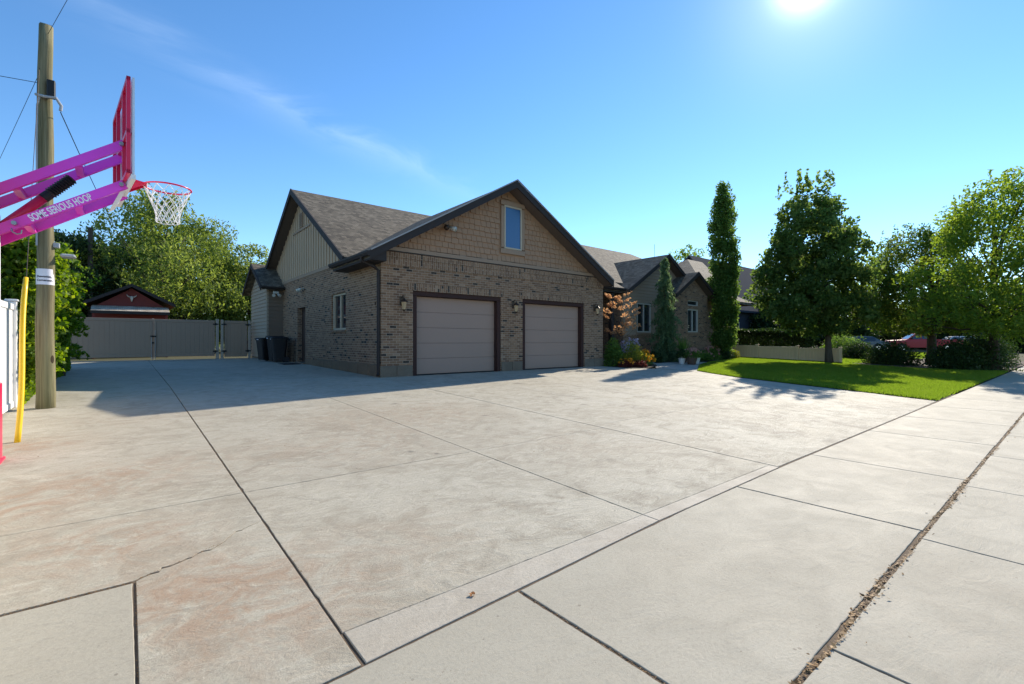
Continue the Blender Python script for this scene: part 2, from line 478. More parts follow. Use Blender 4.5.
M['soldier'] = brick_mat('brick_upright', True)
M['roof'] = shingle_mat('roof_shingles', (0.085,0.070,0.050), (0.145,0.12,0.085), (0.21,0.175,0.125))
M['shake'] = paint('shake_siding', (0.36,0.215,0.122), 0.75, 0.12, scale=3, bump=0.25)
M['batten'] = paint('board_siding', (0.44,0.315,0.20), 0.7, 0.07, scale=2, bump=0.2)
M['lap'] = paint('lap_siding', (0.36,0.285,0.205), 0.7, 0.07, scale=2, bump=0.2)
M['lap_shaded'] = paint('lap_siding_shaded', (0.27,0.205,0.14), 0.75, 0.07, scale=2, bump=0.2)  # darker copy of the lap siding, shade of the gable wall put into the colour
M['lap_dark'] = paint('lap_siding_brown', (0.19,0.135,0.09), 0.7, 0.07, scale=2, bump=0.2)
M['fascia'] = paint('dark_fascia', (0.024,0.017,0.014), 0.75, 0.15)
M['soffit'] = paint('soffit', (0.10,0.075,0.06), 0.6, 0.1)
M['trimlight'] = paint('drip_edge', (0.30,0.29,0.28), 0.4, 0.1)
M['trim'] = paint('tan_trim', (0.31,0.21,0.135), 0.65, 0.08)
M['gdoor'] = paint('garage_door', (0.33,0.225,0.17), 0.65, 0.05, scale=1.3)
M['gframe'] = paint('door_frame_red_brown', (0.040,0.013,0.008), 0.8, 0.2)
M['found'] = concrete('foundation_block', (0.40,0.33,0.24), (0.30,0.235,0.165), 0.4, [], 0.5)
M['foundtan'] = concrete('foundation_tan', (0.44,0.31,0.19), (0.34,0.24,0.15), 0.4, [], 0.5)
M['wframe'] = paint('window_frame_cream', (0.47,0.395,0.28), 0.5, 0.06)
M['wframew'] = paint('window_frame_white', (0.46,0.45,0.39), 0.5, 0.06)
M['glass'] = glass_mat('window_glass')
M['glassblue'] = glass_mat('window_glass_blue', (0.002,0.08,0.22), 0.3)
M['darkdoor'] = paint('brown_door', (0.06,0.035,0.025), 0.5, 0.15)
M['black'] = paint('black_plastic', (0.008,0.008,0.009), 0.6, 0.2)
M['bronze'] = paint('bronze_metal', (0.07,0.045,0.03), 0.4, 0.2, 0.6)
M['lampglass'] = paint('lantern_glass', (0.42,0.30,0.17), 0.25, 0.1)
M['gate'] = paint('gate_vinyl', (0.32,0.225,0.155), 0.5, 0.05, scale=1.5)
M['gatepost'] = paint('gate_post', (0.38,0.32,0.25), 0.5, 0.06)
M['white'] = paint('white_vinyl', (0.80,0.80,0.80), 0.4, 0.03)
M['tanfence'] = paint('tan_vinyl', (0.64,0.47,0.265), 0.45, 0.05)
M['redbarn'] = paint('barn_red', (0.17,0.022,0.014), 0.7, 0.15)
M['porchroof_lit'] = shingle_mat('porch_shingles_lit', (0.42,0.34,0.25), (0.50,0.42,0.32), (0.58,0.50,0.39))  # paled so the colour carries sunlight on the porch slope
M['bone'] = paint('bone', (0.50,0.46,0.38), 0.6, 0.08)
M['yellow'] = paint('yellow_plastic', (0.85,0.52,0.01), 0.35, 0.05)
M['steel'] = paint('galvanised_steel', (0.32,0.33,0.34), 0.4, 0.15, 0.7)
M['grey'] = paint('grey_plastic', (0.38,0.39,0.40), 0.5, 0.1)
M['net'] = paint('net_cord', (0.80,0.80,0.80), 0.8, 0.05)
M['pot_white'] = paint('glazed_white_pot', (0.62,0.62,0.60), 0.3, 0.1)
M['pot_dark'] = paint('dark_clay_pot', (0.09,0.055,0.04), 0.5, 0.2)
M['rubber'] = paint('tyre_rubber', (0.02,0.02,0.021), 0.8, 0.2)
M['chrome'] = paint('alloy', (0.5,0.5,0.52), 0.25, 0.1, 0.9)
M['carred'] = paint('car_red', (0.50,0.006,0.012), 0.42, 0.04)
M['carwhite'] = paint('car_white', (0.72,0.72,0.73), 0.22, 0.03)
M['cargrey'] = paint('car_grey', (0.10,0.12,0.13), 0.22, 0.05)
M['bark'] = bark_mat('bark_brown', (0.045,0.034,0.026), (0.12,0.095,0.07))
M['barkgrey'] = bark_mat('bark_grey', (0.05,0.045,0.038), (0.15,0.13,0.11))
M['darkhouse'] = paint('slate_siding', (0.045,0.052,0.066), 0.95, 0.1)
M['darkhouse'].node_tree.nodes['Principled BSDF'].inputs['Specular IOR Level'].default_value = 0.05
M['soil'] = bark_mat('soil', (0.10,0.07,0.045), (0.19,0.14,0.095), (6,6,6))
M['mulch'] = bark_mat('mulch', (0.05,0.035,0.025), (0.13,0.095,0.065), (18,18,18))
def wood_pole():
    t = NT('weathered_pole_wood'); p = t.obj()
    n = t.noise(t.mapping(p, (26,26,0.7)), 1.0, 8, 0.65, 0.3)
    n2 = t.noise(t.mapping(p, (5,5,0.5)), 1.0, 4)
    n3 = t.noise(t.mapping(p, (55,55,0.9)), 1.0, 6, 0.7)
    c = t.ramp(n, [(0.3,(0.09,0.07,0.035)),(0.5,(0.21,0.175,0.095)),(0.7,(0.33,0.285,0.17))])
    c = t.mix(t.math('MULTIPLY', t.math('SUBTRACT', n2, 0.42, clamp=True), 2.2, clamp=True), c, (0.16,0.17,0.075))
    vo = t.n('TexVoronoi', Vector=t.mapping(p, (3.3,3.3,1.4)), Scale=1.0)
    k = t.math('LESS_THAN', vo.outputs['Distance'], 0.10)
    c = t.mix(k, c, (0.045,0.03,0.015))
    c = t.mix(t.math('MULTIPLY', t.math('SUBTRACT', n3, 0.58, clamp=True), 9.0, clamp=True), c, (0.05,0.04,0.022))
    return t.set(c, 0.85, t.bump(n, 0.8, 0.012), spec=0.25)
M['polewood'] = wood_pole()
def hoop_flare_tint(name, a, b_, x0, x1):
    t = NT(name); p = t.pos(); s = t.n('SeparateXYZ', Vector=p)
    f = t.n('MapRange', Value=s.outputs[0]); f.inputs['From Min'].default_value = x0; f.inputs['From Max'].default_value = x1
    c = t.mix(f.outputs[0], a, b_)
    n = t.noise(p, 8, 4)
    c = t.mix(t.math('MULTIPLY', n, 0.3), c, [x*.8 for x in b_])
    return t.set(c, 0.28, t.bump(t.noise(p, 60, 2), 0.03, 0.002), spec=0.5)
M['magenta'] = hoop_flare_tint('hoop_arm_flare_tint', (0.80,0.010,0.16), (0.78,0.055,0.70), -1.1, -0.35)  # crimson-to-magenta run puts the lens-flare tint into the arm colour
M['crimson'] = paint('hoop_red', (0.70,0.012,0.07), 0.3, 0.06)
M['acrylic'] = paint('backboard_face', (0.62,0.70,0.78), 0.15, 0.03)
def sign_mat(): return paint('sign_plate', (0.78,0.76,0.80), 0.5, 0.03)
M['sign'] = sign_mat()
M['ink'] = paint('sign_ink', (0.05,0.045,0.06), 0.6, 0.1)
M['lettering'] = paint('white_lettering', (0.85,0.82,0.88), 0.5, 0.03)

def grass_ground():
    t = NT('grass_ground'); p = t.pos()
    n = t.noise(p, 1.3, 5, 0.6); n2 = t.noise(p, 40, 4, 0.7)
    c = t.mix(n, (0.075,0.11,0.016), (0.11,0.15,0.022))
    c = t.mix(t.math('MULTIPLY', n2, 0.6), c, (0.03,0.055,0.012))
    return t.set(c, 0.9, t.bump(n2, 1.0, 0.03), spec=0.2)
M['grassg'] = grass_ground()
def terrain():
    t = NT('terrain'); p = t.pos()
    n = t.noise(p, 0.12, 6, 0.6); n2 = t.noise(p, 9, 5, 0.7)
    c = t.mix(t.math('MULTIPLY', t.math('SUBTRACT', n, 0.35, clamp=True), 3, clamp=True), (0.13,0.105,0.065), (0.06,0.085,0.028))
    c = t.mix(t.math('MULTIPLY', n2, 0.5), c, (0.07,0.06,0.035))
    return t.set(c, 0.95, t.bump(n2, 0.6, 0.03), spec=0.15)
M['terrain'] = terrain()
def asphalt():
    t = NT('asphalt'); p = t.pos()
    c = t.mix(t.noise(p, 120, 3, 0.7), (0.035,0.035,0.036), (0.08,0.078,0.075))
    return t.set(c, 0.85, t.bump(t.noise(p, 200, 2), 0.4, 0.005))
M['asphalt'] = asphalt()

# ================================================================ GROUND
def grid_sheet(name, x0, x1, ys, dz, mat, kind='structure', nx=1):
    mb = MB(); xs = np.linspace(x0, x1, nx+1)
    vs = [(x, y, g(y)+dz) for y in ys for x in xs]
    fs = []
    for j in range(len(ys)-1):
        for i in range(nx):
            a = j*(nx+1)+i; fs.append((a, a+1, a+nx+2, a+nx+1))
    mb.add(vs, fs)
    return tag(mb.build(name, mat), kind=kind)
grid_sheet('ground', -900, 900, [-900, 2.1, 12.6, 26, 900], -0.05, M['terrain'])
def road():
    mb = MB().add([(-300,-12,-0.14+0.1),(300,-12,-0.04),(300,-3.0,-0.04),(-300,-3.0,-0.04)], [(0,1,2,3)])
    tag(mb.build('road', M['asphalt']), kind='structure')
    k = MB().box(-300, 300, -3.0, -2.85, -0.05, 0.09)
    tag(k.build('kerb', M['walk']), kind='structure')
road()

class Slabs:
    """concrete slabs with real gaps between them; a tone value per slab"""
    def __init__(s): s.v = []; s.f = []; s.tone = []
    def poly(s, pts, dz=0.0, tone=None, ch=0.007):
        tone = 0.5+rnd.uniform(-.022,.022) if tone is None else tone
        n = len(pts); P = [Vector((p[0], p[1])) for p in pts]
        ins = []
        for i in range(n):
            a, b, c = P[i-1], P[i], P[(i+1) % n]
            d1 = (b-a).normalized(); d2 = (c-b).normalized()
            n1 = Vector((-d1.y, d1.x)); n2 = Vector((-d2.y, d2.x))
            m = (n1+n2); 
            m = m/(max(0.35, m.dot(n1))) if m.length > 1e-6 else n1
            ins.append(b+m*ch)
        o = len(s.v)
        s.v += [(p.x, p.y, g(p.y)+dz) for p in ins]
        s.v += [(p.x, p.y, g(p.y)+dz-ch*0.8) for p in P]
        s.v += [(p.x, p.y, g(p.y)+dz-0.07) for p in P]
        s.f.append(tuple(o+i for i in range(n))); s.tone.append(tone)
        for k in (0, 1):
            for i in range(n):
                j = (i+1) % n
                s.f.append((o+k*n+j, o+k*n+i, o+(k+1)*n+i, o+(k+1)*n+j)); s.tone.append(tone)
    def rough(s, pts, dz=0.0, tone=None, step=0.05, amp=0.0018, ch=0.003):
        out = []; n = len(pts)
        for i in range(n):
            a = Vector(pts[i]); b = Vector(pts[(i+1) % n]); L = (b-a).length
            near = min(a.length, b.length) < 5.5
            m = max(1, int(L/step)) if near else 1
            d = (b-a)/L if L > 0 else Vector((1,0)); nn = Vector((-d.y, d.x))
            for k in range(m):
                q = a+(b-a)*(k/m)
                if k: q += nn*(abs(rnd.gauss(0, amp))+ (0.004 if rnd.random() < 0.04 else 0))
                out.append((q.x, q.y))
        s.poly(out, dz, tone, ch)
    def rect(s, x0, x1, y0, y1, gx=0.006, gy=0.006, dz=0.0, tone=None):
        """gx / gy: half gap at each side, number or (low, high); split where the slope changes"""
        gx = gx if isinstance(gx, tuple) else (gx, gx); gy = gy if isinstance(gy, tuple) else (gy, gy)
        tone = 0.5+rnd.uniform(-.022,.022) if tone is None else tone
        s.rough([(x0+gx[0], y0+gy[0]), (x1-gx[1], y0+gy[0]), (x1-gx[1], y1-gy[1]), (x0+gx[0], y1-gy[1])], dz, tone)
    def build(s, name, mat):
        me = bpy.data.meshes.new(name); me.from_pydata(s.v, [], s.f); me.update()
        at = me.attributes.new('tone', 'FLOAT', 'FACE'); at.data.foreach_set('value', s.tone)
        auto_uv(me); me.materials.append(mat)
        ob = bpy.data.objects.new(name, me); COL.objects.link(ob)
        return tag(ob, kind='structure')
def wavy(pts, amp, step, seed):
    """wander along a line"""
    r = random.Random(seed); out = []
    for i in range(len(pts)-1):
        a = Vector(pts[i]); b = Vector(pts[i+1]); n = max(1, int((b-a).length/step))
        for k in range(n):
            q = a+(b-a)*(k/n)
            if not (i == 0 and k == 0): q += Vector((r.uniform(-amp,amp), r.uniform(-amp,amp)))
            out.append((q.x, q.y))
    out.append(tuple(pts[-1])); return out

D = Slabs()
T, W = 0.0028, 0.0065
# left column (-1.4 .. .78)
crack = wavy([(0.05,3.345),(0.28,3.47),(0.45,3.55),(0.62,3.74),(0.775,3.84)], 0.016, 0.035, 3)
nC = len(crack)
up = [(x, y+0.010*(1-0.7*i/nC)+0.002) for i, (x, y) in enumerate(crack)]
lo = [(x-0.002, y-0.007*(1-0.7*i/nC)-0.0015) for i, (x, y) in enumerate(crack)]
D.poly([(-4.0,3.349),(0.03,3.349)] + up + [(0.775,4.546),(-4.0,4.546)], ch=0.002, tone=0.5)
D.poly([(0.042,1.915),(0.772,1.945)] + lo[::-1], ch=0.002, tone=0.505)
D.rect(-4.0, 0.78, 4.55, 12.6, (0,W), (T,0))
D.rect(-4.0, 0.78, 12.6, 19.0, (0,W), (0,T), tone=0.5)
D.rect(-4.0, 0.78, 19.0, 26.0, (0,W), (T,0), tone=0.5)
# middle columns
for (x0, x1, gl, gr) in ((0.78, 3.15, W, T), (3.15, 5.5, T, 0.007)):
    D.rect(x0, x1, 2.21, 4.55, (gl, gr), (0.0015, T))
    D.rect(x0, x1, 4.55, 8.9, (gl, gr), (T, T))
    D.rect(x0, x1, 8.9, 12.6, (gl, gr), (T, 0))
D.rect(0.78, 5.58, 12.6, 19.0, (W, 0), (0, T), tone=0.5)
D.rect(0.78, 5.58, 19.0, 26.0, (W, 0), (T, 0), tone=0.5)
# right columns to the curved lawn edge
D.rect(5.5, 9.85, 2.12, 4.75, (0.007, T), (W, T))
D.rect(5.5, 9.85, 4.75, 7.32, (0.007, T), (T, T)); D.rect(5.5, 9.85, 7.32, 12.6, (0.007, T), (T, 0))
D.rect(9.85, 12.0, 2.12, 4.75, T, (W, T)); D.rect(9.85, 12.0, 4.75, 7.32, T, T); D.rect(9.85, 15.2, 7.32, 12.6, (T, 0), (T, 0))
D.poly([(12.004,2.13),(14.27,2.15),(14.42,2.7),(14.67,3.48),(14.95,4.746),(12.004,4.746)])
D.poly([(12.004,4.754),(14.95,4.754),(15.1,5.4),(15.62,7.316),(12.004,7.316)])
D.poly([(15.2,7.32),(15.62,7.32),(16.3,8.6),(16.75,9.35),(16.4,10.3),(15.9,11.0),(15.25,11.2),(15.2,11.2)], tone=0.5)
D.build('driveway', M['drive'])
def yf2(x): return float(np.interp(x, [0, 1.7, 3.2, 5.5, 90], [1.90, 1.975, 2.06, 2.10, 2.12]))
B = Slabs()
for a, b in ((0.79, 3.15), (3.15, 5.49)):
    B.poly([(a+0.004, yf2(a)+0.010), (b-0.003, yf2(b)+0.010), (b-0.003, 2.2090), (a+0.004, 2.2090)], dz=0.0005, tone=0.5, ch=0.003)
B.build('driveway_edge_strip', M['band'])
P_ = Slabs()
P_.rect(-2.2, 0.035, 1.95, 3.335, (T, 0.002), (W, W), dz=-0.002, tone=0.51)
P_.build('pale_slab', M['walk'])

S = Slabs()
xs = [-5.2,-3.0,-0.6,1.67,4.45,6.4,8.8,11.0,13.2,15.4,17.6,19.8,22,24.2,26.4,28.6,30.8,33,36,39,42,46,50,55,60,66,72,80,90]
def yfar(x): return float(np.interp(x, [0, 1.7, 3.2, 5.5, 90], [1.90, 1.975, 2.06, 2.10, 2.12]))
for i in range(len(xs)-1):
    a, b = xs[i], xs[i+1]
    gp = 0.009 if abs(a-1.67) < .1 or abs(a-4.45) < .1 else 0.007
    gq = 0.009 if abs(b-1.67) < .1 or abs(b-4.45) < .1 else 0.007
    n = 3; top = []
    for k in range(n+1):
        x = b-gq-(b-a-gp-gq)*k/n; top.append((x, yfar(x)-0.003))
    S.rough([(a+gp, 0.745), (b-gq, 0.752)] + top)
S.build('sidewalk', M['walk'])
A_ = Slabs()
ax = [-4.9,-3.1,-1.2,0.6,2.43,4.27,6.15,8.0,9.9,11.8,13.6,14.6]
for i in range(len(ax)-1):
    sk = 0.15
    A_.rough([(ax[i]+0.007-sk*0.9, -2.84), (ax[i+1]-0.007-sk*0.9, -2.84), (ax[i+1]-0.005, 0.718), (ax[i]+0.005, 0.718)])
A_.build('driveway_apron', M['walk'])
# soil that fills the joints
mb = MB()
for ys in ([-2.84, 2.1], [2.1, 12.6], [12.6, 26.0]):
    x1 = 92 if ys[0] < 0 else (16.6 if ys[0] < 3 else 5.58)
    mb.add([(-5, ys[0], g(ys[0])-0.007), (x1 if ys[0]>0 else 14.6, ys[0], g(ys[0])-0.007), (min(x1,14.6) if ys[0]<3 else x1, ys[1], g(ys[1])-0.007), (-5, ys[1], g(ys[1])-0.007)], [(0,1,2,3)])
tag(mb.build('joint_soil', M['soil']), kind='structure')

# walkway to the entrance
K = Slabs()
K.poly([(16.76,9.37),(17.6,9.75),(18.6,10.3),(18.1,11.95),(16.95,11.28),(16.45,10.9)], dz=0.003)
K.poly([(18.61,10.3),(20.0,11.0),(22.3,11.75),(22.2,12.7),(20.6,12.75),(19.2,12.6),(18.3,12.7),(18.11,11.97)], dz=0.003)
K.rect(17.0, 19.1, 12.72, 18.2, dz=0.008)
K.build('walkway', M['path'])

# lawn: front lawn sheet
lawn_edge = [(14.30,2.17),(14.45,2.7),(14.70,3.48),(15.06,5.2),(15.66,7.35),(16.33,8.6),(16.80,9.33),(17.62,9.72),(18.62,10.27),(20.02,10.97),(22.33,11.72),(24.5,12.2),(27.5,12.6),(28.9,13.9),(28.95,8.0),(28.3,6.9),(27.9,5.6),(28.1,4.2),(28.7,3.1),(30.2,2.17)]
def poly_area_points(poly, n, rs):
    P = np.array(poly); x0, y0 = P.min(0); x1, y1 = P.max(0); out = []
    got = 0
    while got < n:
        q = rs.uniform((x0,y0), (x1,y1), size=(n*2, 2)); ins = np.zeros(len(q), bool)
        j = len(P)-1
        for i in range(len(P)):
            xi, yi = P[i]; xj, yj = P[j]
            cond = ((yi > q[:,1]) != (yj > q[:,1])) & (q[:,0] < (xj-xi)*(q[:,1]-yi)/(yj-yi+1e-12)+xi)
            ins ^= cond; j = i
        out.append(q[ins]); got += ins.sum()
    return np.concatenate(out)[:n]
def sheet_from_poly(name, poly, dz, mat):
    """triangulated polygon draped on the ground"""
    import bmesh
    bm = bmesh.new(); vs = [bm.verts.new((x, y, 0)) for x, y in poly]; f = bm.faces.new(vs)
    for yc in (12.6,):
        geom = list(bm.verts)+list(bm.edges)+list(bm.faces)
        bmesh.ops.bisect_plane(bm, geom=geom, plane_co=(0,yc,0), plane_no=(0,1,0))
    bmesh.ops.triangulate(bm, faces=list(bm.faces))
    for v in bm.verts: v.co.z = g(v.co.y)+dz
    me = bpy.data.meshes.new(name); bm.to_mesh(me); bm.free(); me.update()
    for p in me.polygons:
        if p.normal.z < 0: p.flip()
    me.materials.append(mat); ob = bpy.data.objects.new(name, me); COL.objects.link(ob)
    return tag(ob, kind='structure')
sheet_from_poly('lawn', lawn_edge, 0.012, M['grassg'])
far_lawn = [(28.97,8.0),(28.92,14.0),(34,15),(60,13),(60,6.5),(36,7.2),(32,7.4)]
sheet_from_poly('far_lawn', far_lawn, 0.010, M['grassg'])
strip_lawn = [(14.75,-2.8),(40,-2.8),(40,0.70),(14.95,0.70)]
sheet_from_poly('verge', strip_lawn, 0.012, M['grassg'])
sheet_from_poly('garden_bed', [(19.1,12.85),(22.3,12.78),(24.6,12.22),(27.5,12.62),(28.85,13.95),(28.8,20),(19.2,20)], 0.006, M['mulch'])
sheet_from_poly('flower_bed', [(15.23,11.22),(15.95,11.02),(16.9,11.3),(18.1,12.0),(18.5,13.3),(16.95,17),(15.23,17)], 0.012, M['mulch'])
sheet_from_poly('shrub_bed', [(28.97,7.95),(32,7.38),(36,7.18),(46,6.9),(46,2.17),(30.25,2.17),(28.73,3.12),(28.12,4.22),(27.92,5.6),(28.32,6.88)], 0.008, M['mulch'])

def quads_mesh(name, P, X, Y, lc, mat, parent=None, origin=(0,0,0), shape='leaf'):
    """N leaf-shaped faces: centre P, half-length vector X, half-width vector Y, one colour value each"""
    n = len(P); o = np.array(origin)
    if shape == 'leaf':
        V = np.stack([P-X, P-X*0.15+Y, P+X, P-X*0.15-Y], 1)
        k = 4
    else:
        V = np.stack([P-Y, P+Y, P+X], 1); k = 3
    V = (V-o).reshape(-1, 3)
    me = bpy.data.meshes.new(name)
    me.vertices.add(n*k); me.vertices.foreach_set('co', V.ravel().astype(np.float32))
    me.loops.add(n*k); me.loops.foreach_set('vertex_index', np.arange(n*k, dtype=np.int32))
    me.polygons.add(n); me.polygons.foreach_set('loop_start', np.arange(0, n*k, k, dtype=np.int32))
    me.polygons.foreach_set('loop_total', np.full(n, k, dtype=np.int32))
    me.update(calc_edges=True)
    at = me.attributes.new('lc', 'FLOAT', 'FACE'); at.data.foreach_set('value', np.clip(lc, 0, 1).astype(np.float32))
    me.materials.append(mat)
    ob = bpy.data.objects.new(name, me); COL.objects.link(ob)
    if parent is not None: ob.parent = parent
    else: ob.location = origin
    return ob
def gvec(y): return np.interp(y, [2.1,12.6,26.0], [0,.34,.54])
M['blade'] = leaf_mat('grass_blades', [(0.06,0.105,0.012),(0.10,0.165,0.016),(0.15,0.20,0.022),(0.28,0.25,0.08)], 0.55, 0.5, (0.40,0.60,0.03))
def grass(name, poly, n, seed, hgt=0.05, wid=0.006):
    rs = np.random.default_rng(seed)
    q = poly_area_points(poly, n, rs)
    q = q+rs.normal(0,0.025,q.shape)
    P = np.stack([q[:,0], q[:,1], gvec(q[:,1])+0.012], 1)
    a = rs.uniform(0, 2*np.pi, n); h = hgt*rs.uniform(.6,1.3,n)
    Y = np.stack([np.cos(a), np.sin(a), 0*a], 1)*(wid*rs.uniform(.7,1.5,n))[:,None]
    X = np.stack([rs.normal(0,.35,n)*h, rs.normal(0,.35,n)*h, h], 1)
    patch = 0.35+0.22*np.sin(q[:,0]*1.7+np.sin(q[:,1]*1.3))*np.cos(q[:,1]*2.1+np.sin(q[:,0]*0.9))+0.18*np.sin(q[:,0]*5.3+2*np.sin(q[:,1]*3.1))*np.sin(q[:,1]*6.7)
    dry = rs.uniform(0,1,n) < 0.06; patch = np.where(dry, 2.0, patch*0.9)
    return tag(quads_mesh(name, P, X, Y, patch*0.5+rs.uniform(0,.5,n), M['blade'], shape='tri'), kind='stuff', label='short green turf grass of the front lawn' if name == 'grass' else 'green grass beyond the low tan fence', cat='grass')
grass('grass', lawn_edge, 330000, 1, 0.06, 0.008)
grass('grass', far_lawn, 90000, 2, 0.07, 0.014)
vg = grass('grass', strip_lawn, 60000, 4, 0.06, 0.009); vg['label'] = 'green grass strip between sidewalk and street'

# ================================================================ HOUSE
def wall_x(mb, x0, x1, y, th, z0, z1, holes=(), topf=None):
    """wall in the X-Z plane facing -Y (front at y), holes = (x0,x1,z0,z1)"""
    xs_ = sorted({x0, x1, *[h[0] for h in holes], *[h[1] for h in holes]})
    zs_ = sorted({z0, z1, *[h[2] for h in holes], *[h[3] for h in holes]})
    solid = lambda i, j: 0 <= i < len(xs_)-1 and 0 <= j < len(zs_)-1 and not any(h[0] <= (xs_[i]+xs_[i+1])/2 <= h[1] and h[2] <= (zs_[j]+zs_[j+1])/2 <= h[3] for h in holes)
    for i in range(len(xs_)-1):
        for j in range(len(zs_)-1):
            if not solid(i, j): continue
            a, b, c, d = xs_[i], xs_[i+1], zs_[j], zs_[j+1]
            mb.add([(a,y,c),(b,y,c),(b,y,d),(a,y,d)], [(0,1,2,3)])
            mb.add([(a,y+th,c),(b,y+th,c),(b,y+th,d),(a,y+th,d)], [(3,2,1,0)])
            if not solid(i-1, j): mb.add([(a,y+th,c),(a,y,c),(a,y,d),(a,y+th,d)], [(0,1,2,3)])
            if not solid(i+1, j): mb.add([(b,y,c),(b,y+th,c),(b,y+th,d),(b,y,d)], [(0,1,2,3)])
            if not solid(i, j-1): mb.add([(a,y,c),(a,y+th,c),(b,y+th,c),(b,y,c)], [(0,1,2,3)])
            if not solid(i, j+1): mb.add([(a,y,d),(b,y,d),(b,y+th,d),(a,y+th,d)], [(0,1,2,3)])
    return mb
def wall_y(mb, y0, y1, x, th, z0, z1, holes=()):
    """wall in the Y-Z plane facing -X (front at x)"""
    t = MB(); wall_x(t, y0, y1, 0, th, z0, z1, holes)
    # (a, b, z) -> x = x + b, y = a ; mirrored so flip faces
    mb.add([(x+p[1], p[0], p[2]) for p in t.v], [tuple(reversed(f)) for f in t.f])
    return mb

H = thing('brick_house', (10.15, 12.6, 0.34), 'long one-storey brick house with two-car garage wing and dark shingled gables', 'house')
GX0, GX1, GY = 5.58, 15.2, 12.6
BT = 3.93          # top of brick
door1 = (6.57, 9.87, 0.30, 2.86); door2 = (10.84, 14.05, 0.30, 2.86)
w = MB(); wall_x(w, GX0, GX1, GY, 0.28, 0.2, BT, [door1, door2])
part('wall', w, M['brick'], H)
swin = (15.35, 16.72, 1.74, 2.98); sdoor = (19.82, 20.92, 0.3, 2.74)
w = MB(); wall_y(w, GY+0.28, 26.0, GX0, 0.28, 0.2, BT, [swin, sdoor])
part('wall', w, M['brick'], H)
w = MB(); w.box(GX1-0.28, GX1, GY+0.28, 18.0, 0.2, BT)
part('wall', w, M['brick'], H)
# upright brick bands
s_ = MB(); s_.box(GX0-0.004, GX1+0.004, GY-0.022, GY-0.003, 3.55, 3.77); part('brick_band', s_, M['soldier'], H)
s_ = MB(); s_.box(6.40, 10.02, GY-0.022, GY-0.003, 2.863, 3.07); part('brick_band', s_, M['soldier'], H)
s_ = MB(); s_.box(10.68, 14.2, GY-0.022, GY-0.003, 2.863, 3.07); part('brick_band', s_, M['soldier'], H)
s_ = MB(); s_.box(GX0-0.03, GX1+0.03, GY-0.035, GY-0.004, BT-0.155, BT-0.005); part('brick_band', s_, M['soldier'], H)
# foundation blocks at the piers
for (a, b) in ((GX0-0.03, 6.55), (9.89, 10.82), (14.07, GX1+0.03)):
    f_ = MB(); x = a
    f_.bbox(a, (a+b)/2-0.004, GY-0.03, GY+0.05, 0.25, 0.66, 0.012); f_.bbox((a+b)/2+0.004, b, GY-0.03, GY+0.05, 0.25, 0.66, 0.012)
    part('foundation', f_, M['found'], H)
f_ = MB(); y = GY+0.06
while y < 19.7:
    e = min(y+0.8, 19.78); f_.bbox(GX0-0.03, GX0+0.05, y, e-0.008, 0.2, 0.70 if y < 18 else 0.66, 0.012); y = e
part('foundation', f_, M['foundtan'], H)

# garage doors (recessed) with dark frames
for i, (a, b, z0, z1) in enumerate((door1, door2)):
    fr = MB()
    fr.bbox(a, a+0.14, GY+0.02, GY+0.26, 0.34, z1-0.145); fr.bbox(b-0.14, b, GY+0.02, GY+0.26, 0.34, z1-0.145); fr.bbox(a, b, GY+0.02, GY+0.26, z1-0.14, z1)
    gd = thing  # noqa
    base = part('garage_door', MB().box(a+0.13, b-0.13, GY+0.24, GY+0.27, 0.35, z1-0.12), M['black'], H)
    part('frame', fr, M['gframe'], base)
    hgt = (z1-0.145-0.365)/5
    for k in range(5):
        p = MB().bbox(a+0.145, b-0.145, GY+0.19, GY+0.235, 0.365+k*hgt+0.0015, 0.365+(k+1)*hgt-0.0015, 0.005)
        part('door_panel', p, M['gdoor'], base)
    part('threshold_seal', MB().box(a+0.145, b-0.145, GY+0.185, GY+0.24, 0.335, 0.362), M['black'], base)

# roof planes --------------------------------------------------
RT = 0.16
def slab_roof(poly, mat=None, th=RT, name='roof'):
    mb = MB().prism(poly, (0,0,-th)); return part(name, mb, mat or M['roof'], H)
AP = 0.58; ARX, ARZ = 10.17, 6.74
AE = 5.10       # half span incl overhang
aez = ARZ-AP*AE
slab_roof([(ARX-AE,12.15,aez),(ARX,12.15,ARZ),(ARX,19.6,ARZ),(5.3,15.1,ARZ-AP*(ARX-5.3)),(ARX-AE,15.1,aez)][::-1])
slab_roof([(ARX,12.15,ARZ),(ARX+AE,12.15,aez),(ARX+AE,15.4,aez),(ARX,19.6,ARZ)][::-1])
BP = 0.60; BRY, BRZ = 20.35, 7.50; BE = 5.9; bez = BRZ-BP*BE
bzz = lambda yy: BRZ-BP*(BRY-yy)
slab_roof([(5.2,BRY-BE,bez),(19.15,BRY-BE,bez),(19.15,15.1,bzz(15.1)),(26.3,15.1,bzz(15.1)),(26.3,BRY-BE,bez),(27.6+BE,BRY-BE,bez),(27.6,BRY,BRZ),(5.2,BRY,BRZ)])
slab_roof([(5.2,BRY,BRZ),(27.6,BRY,BRZ),(27.6+BE,BRY+BE,bez),(5.2,BRY+BE,bez)])
slab_roof([(27.6+BE,BRY-BE,bez),(27.6+BE,BRY+BE,bez),(27.6,BRY,BRZ)])
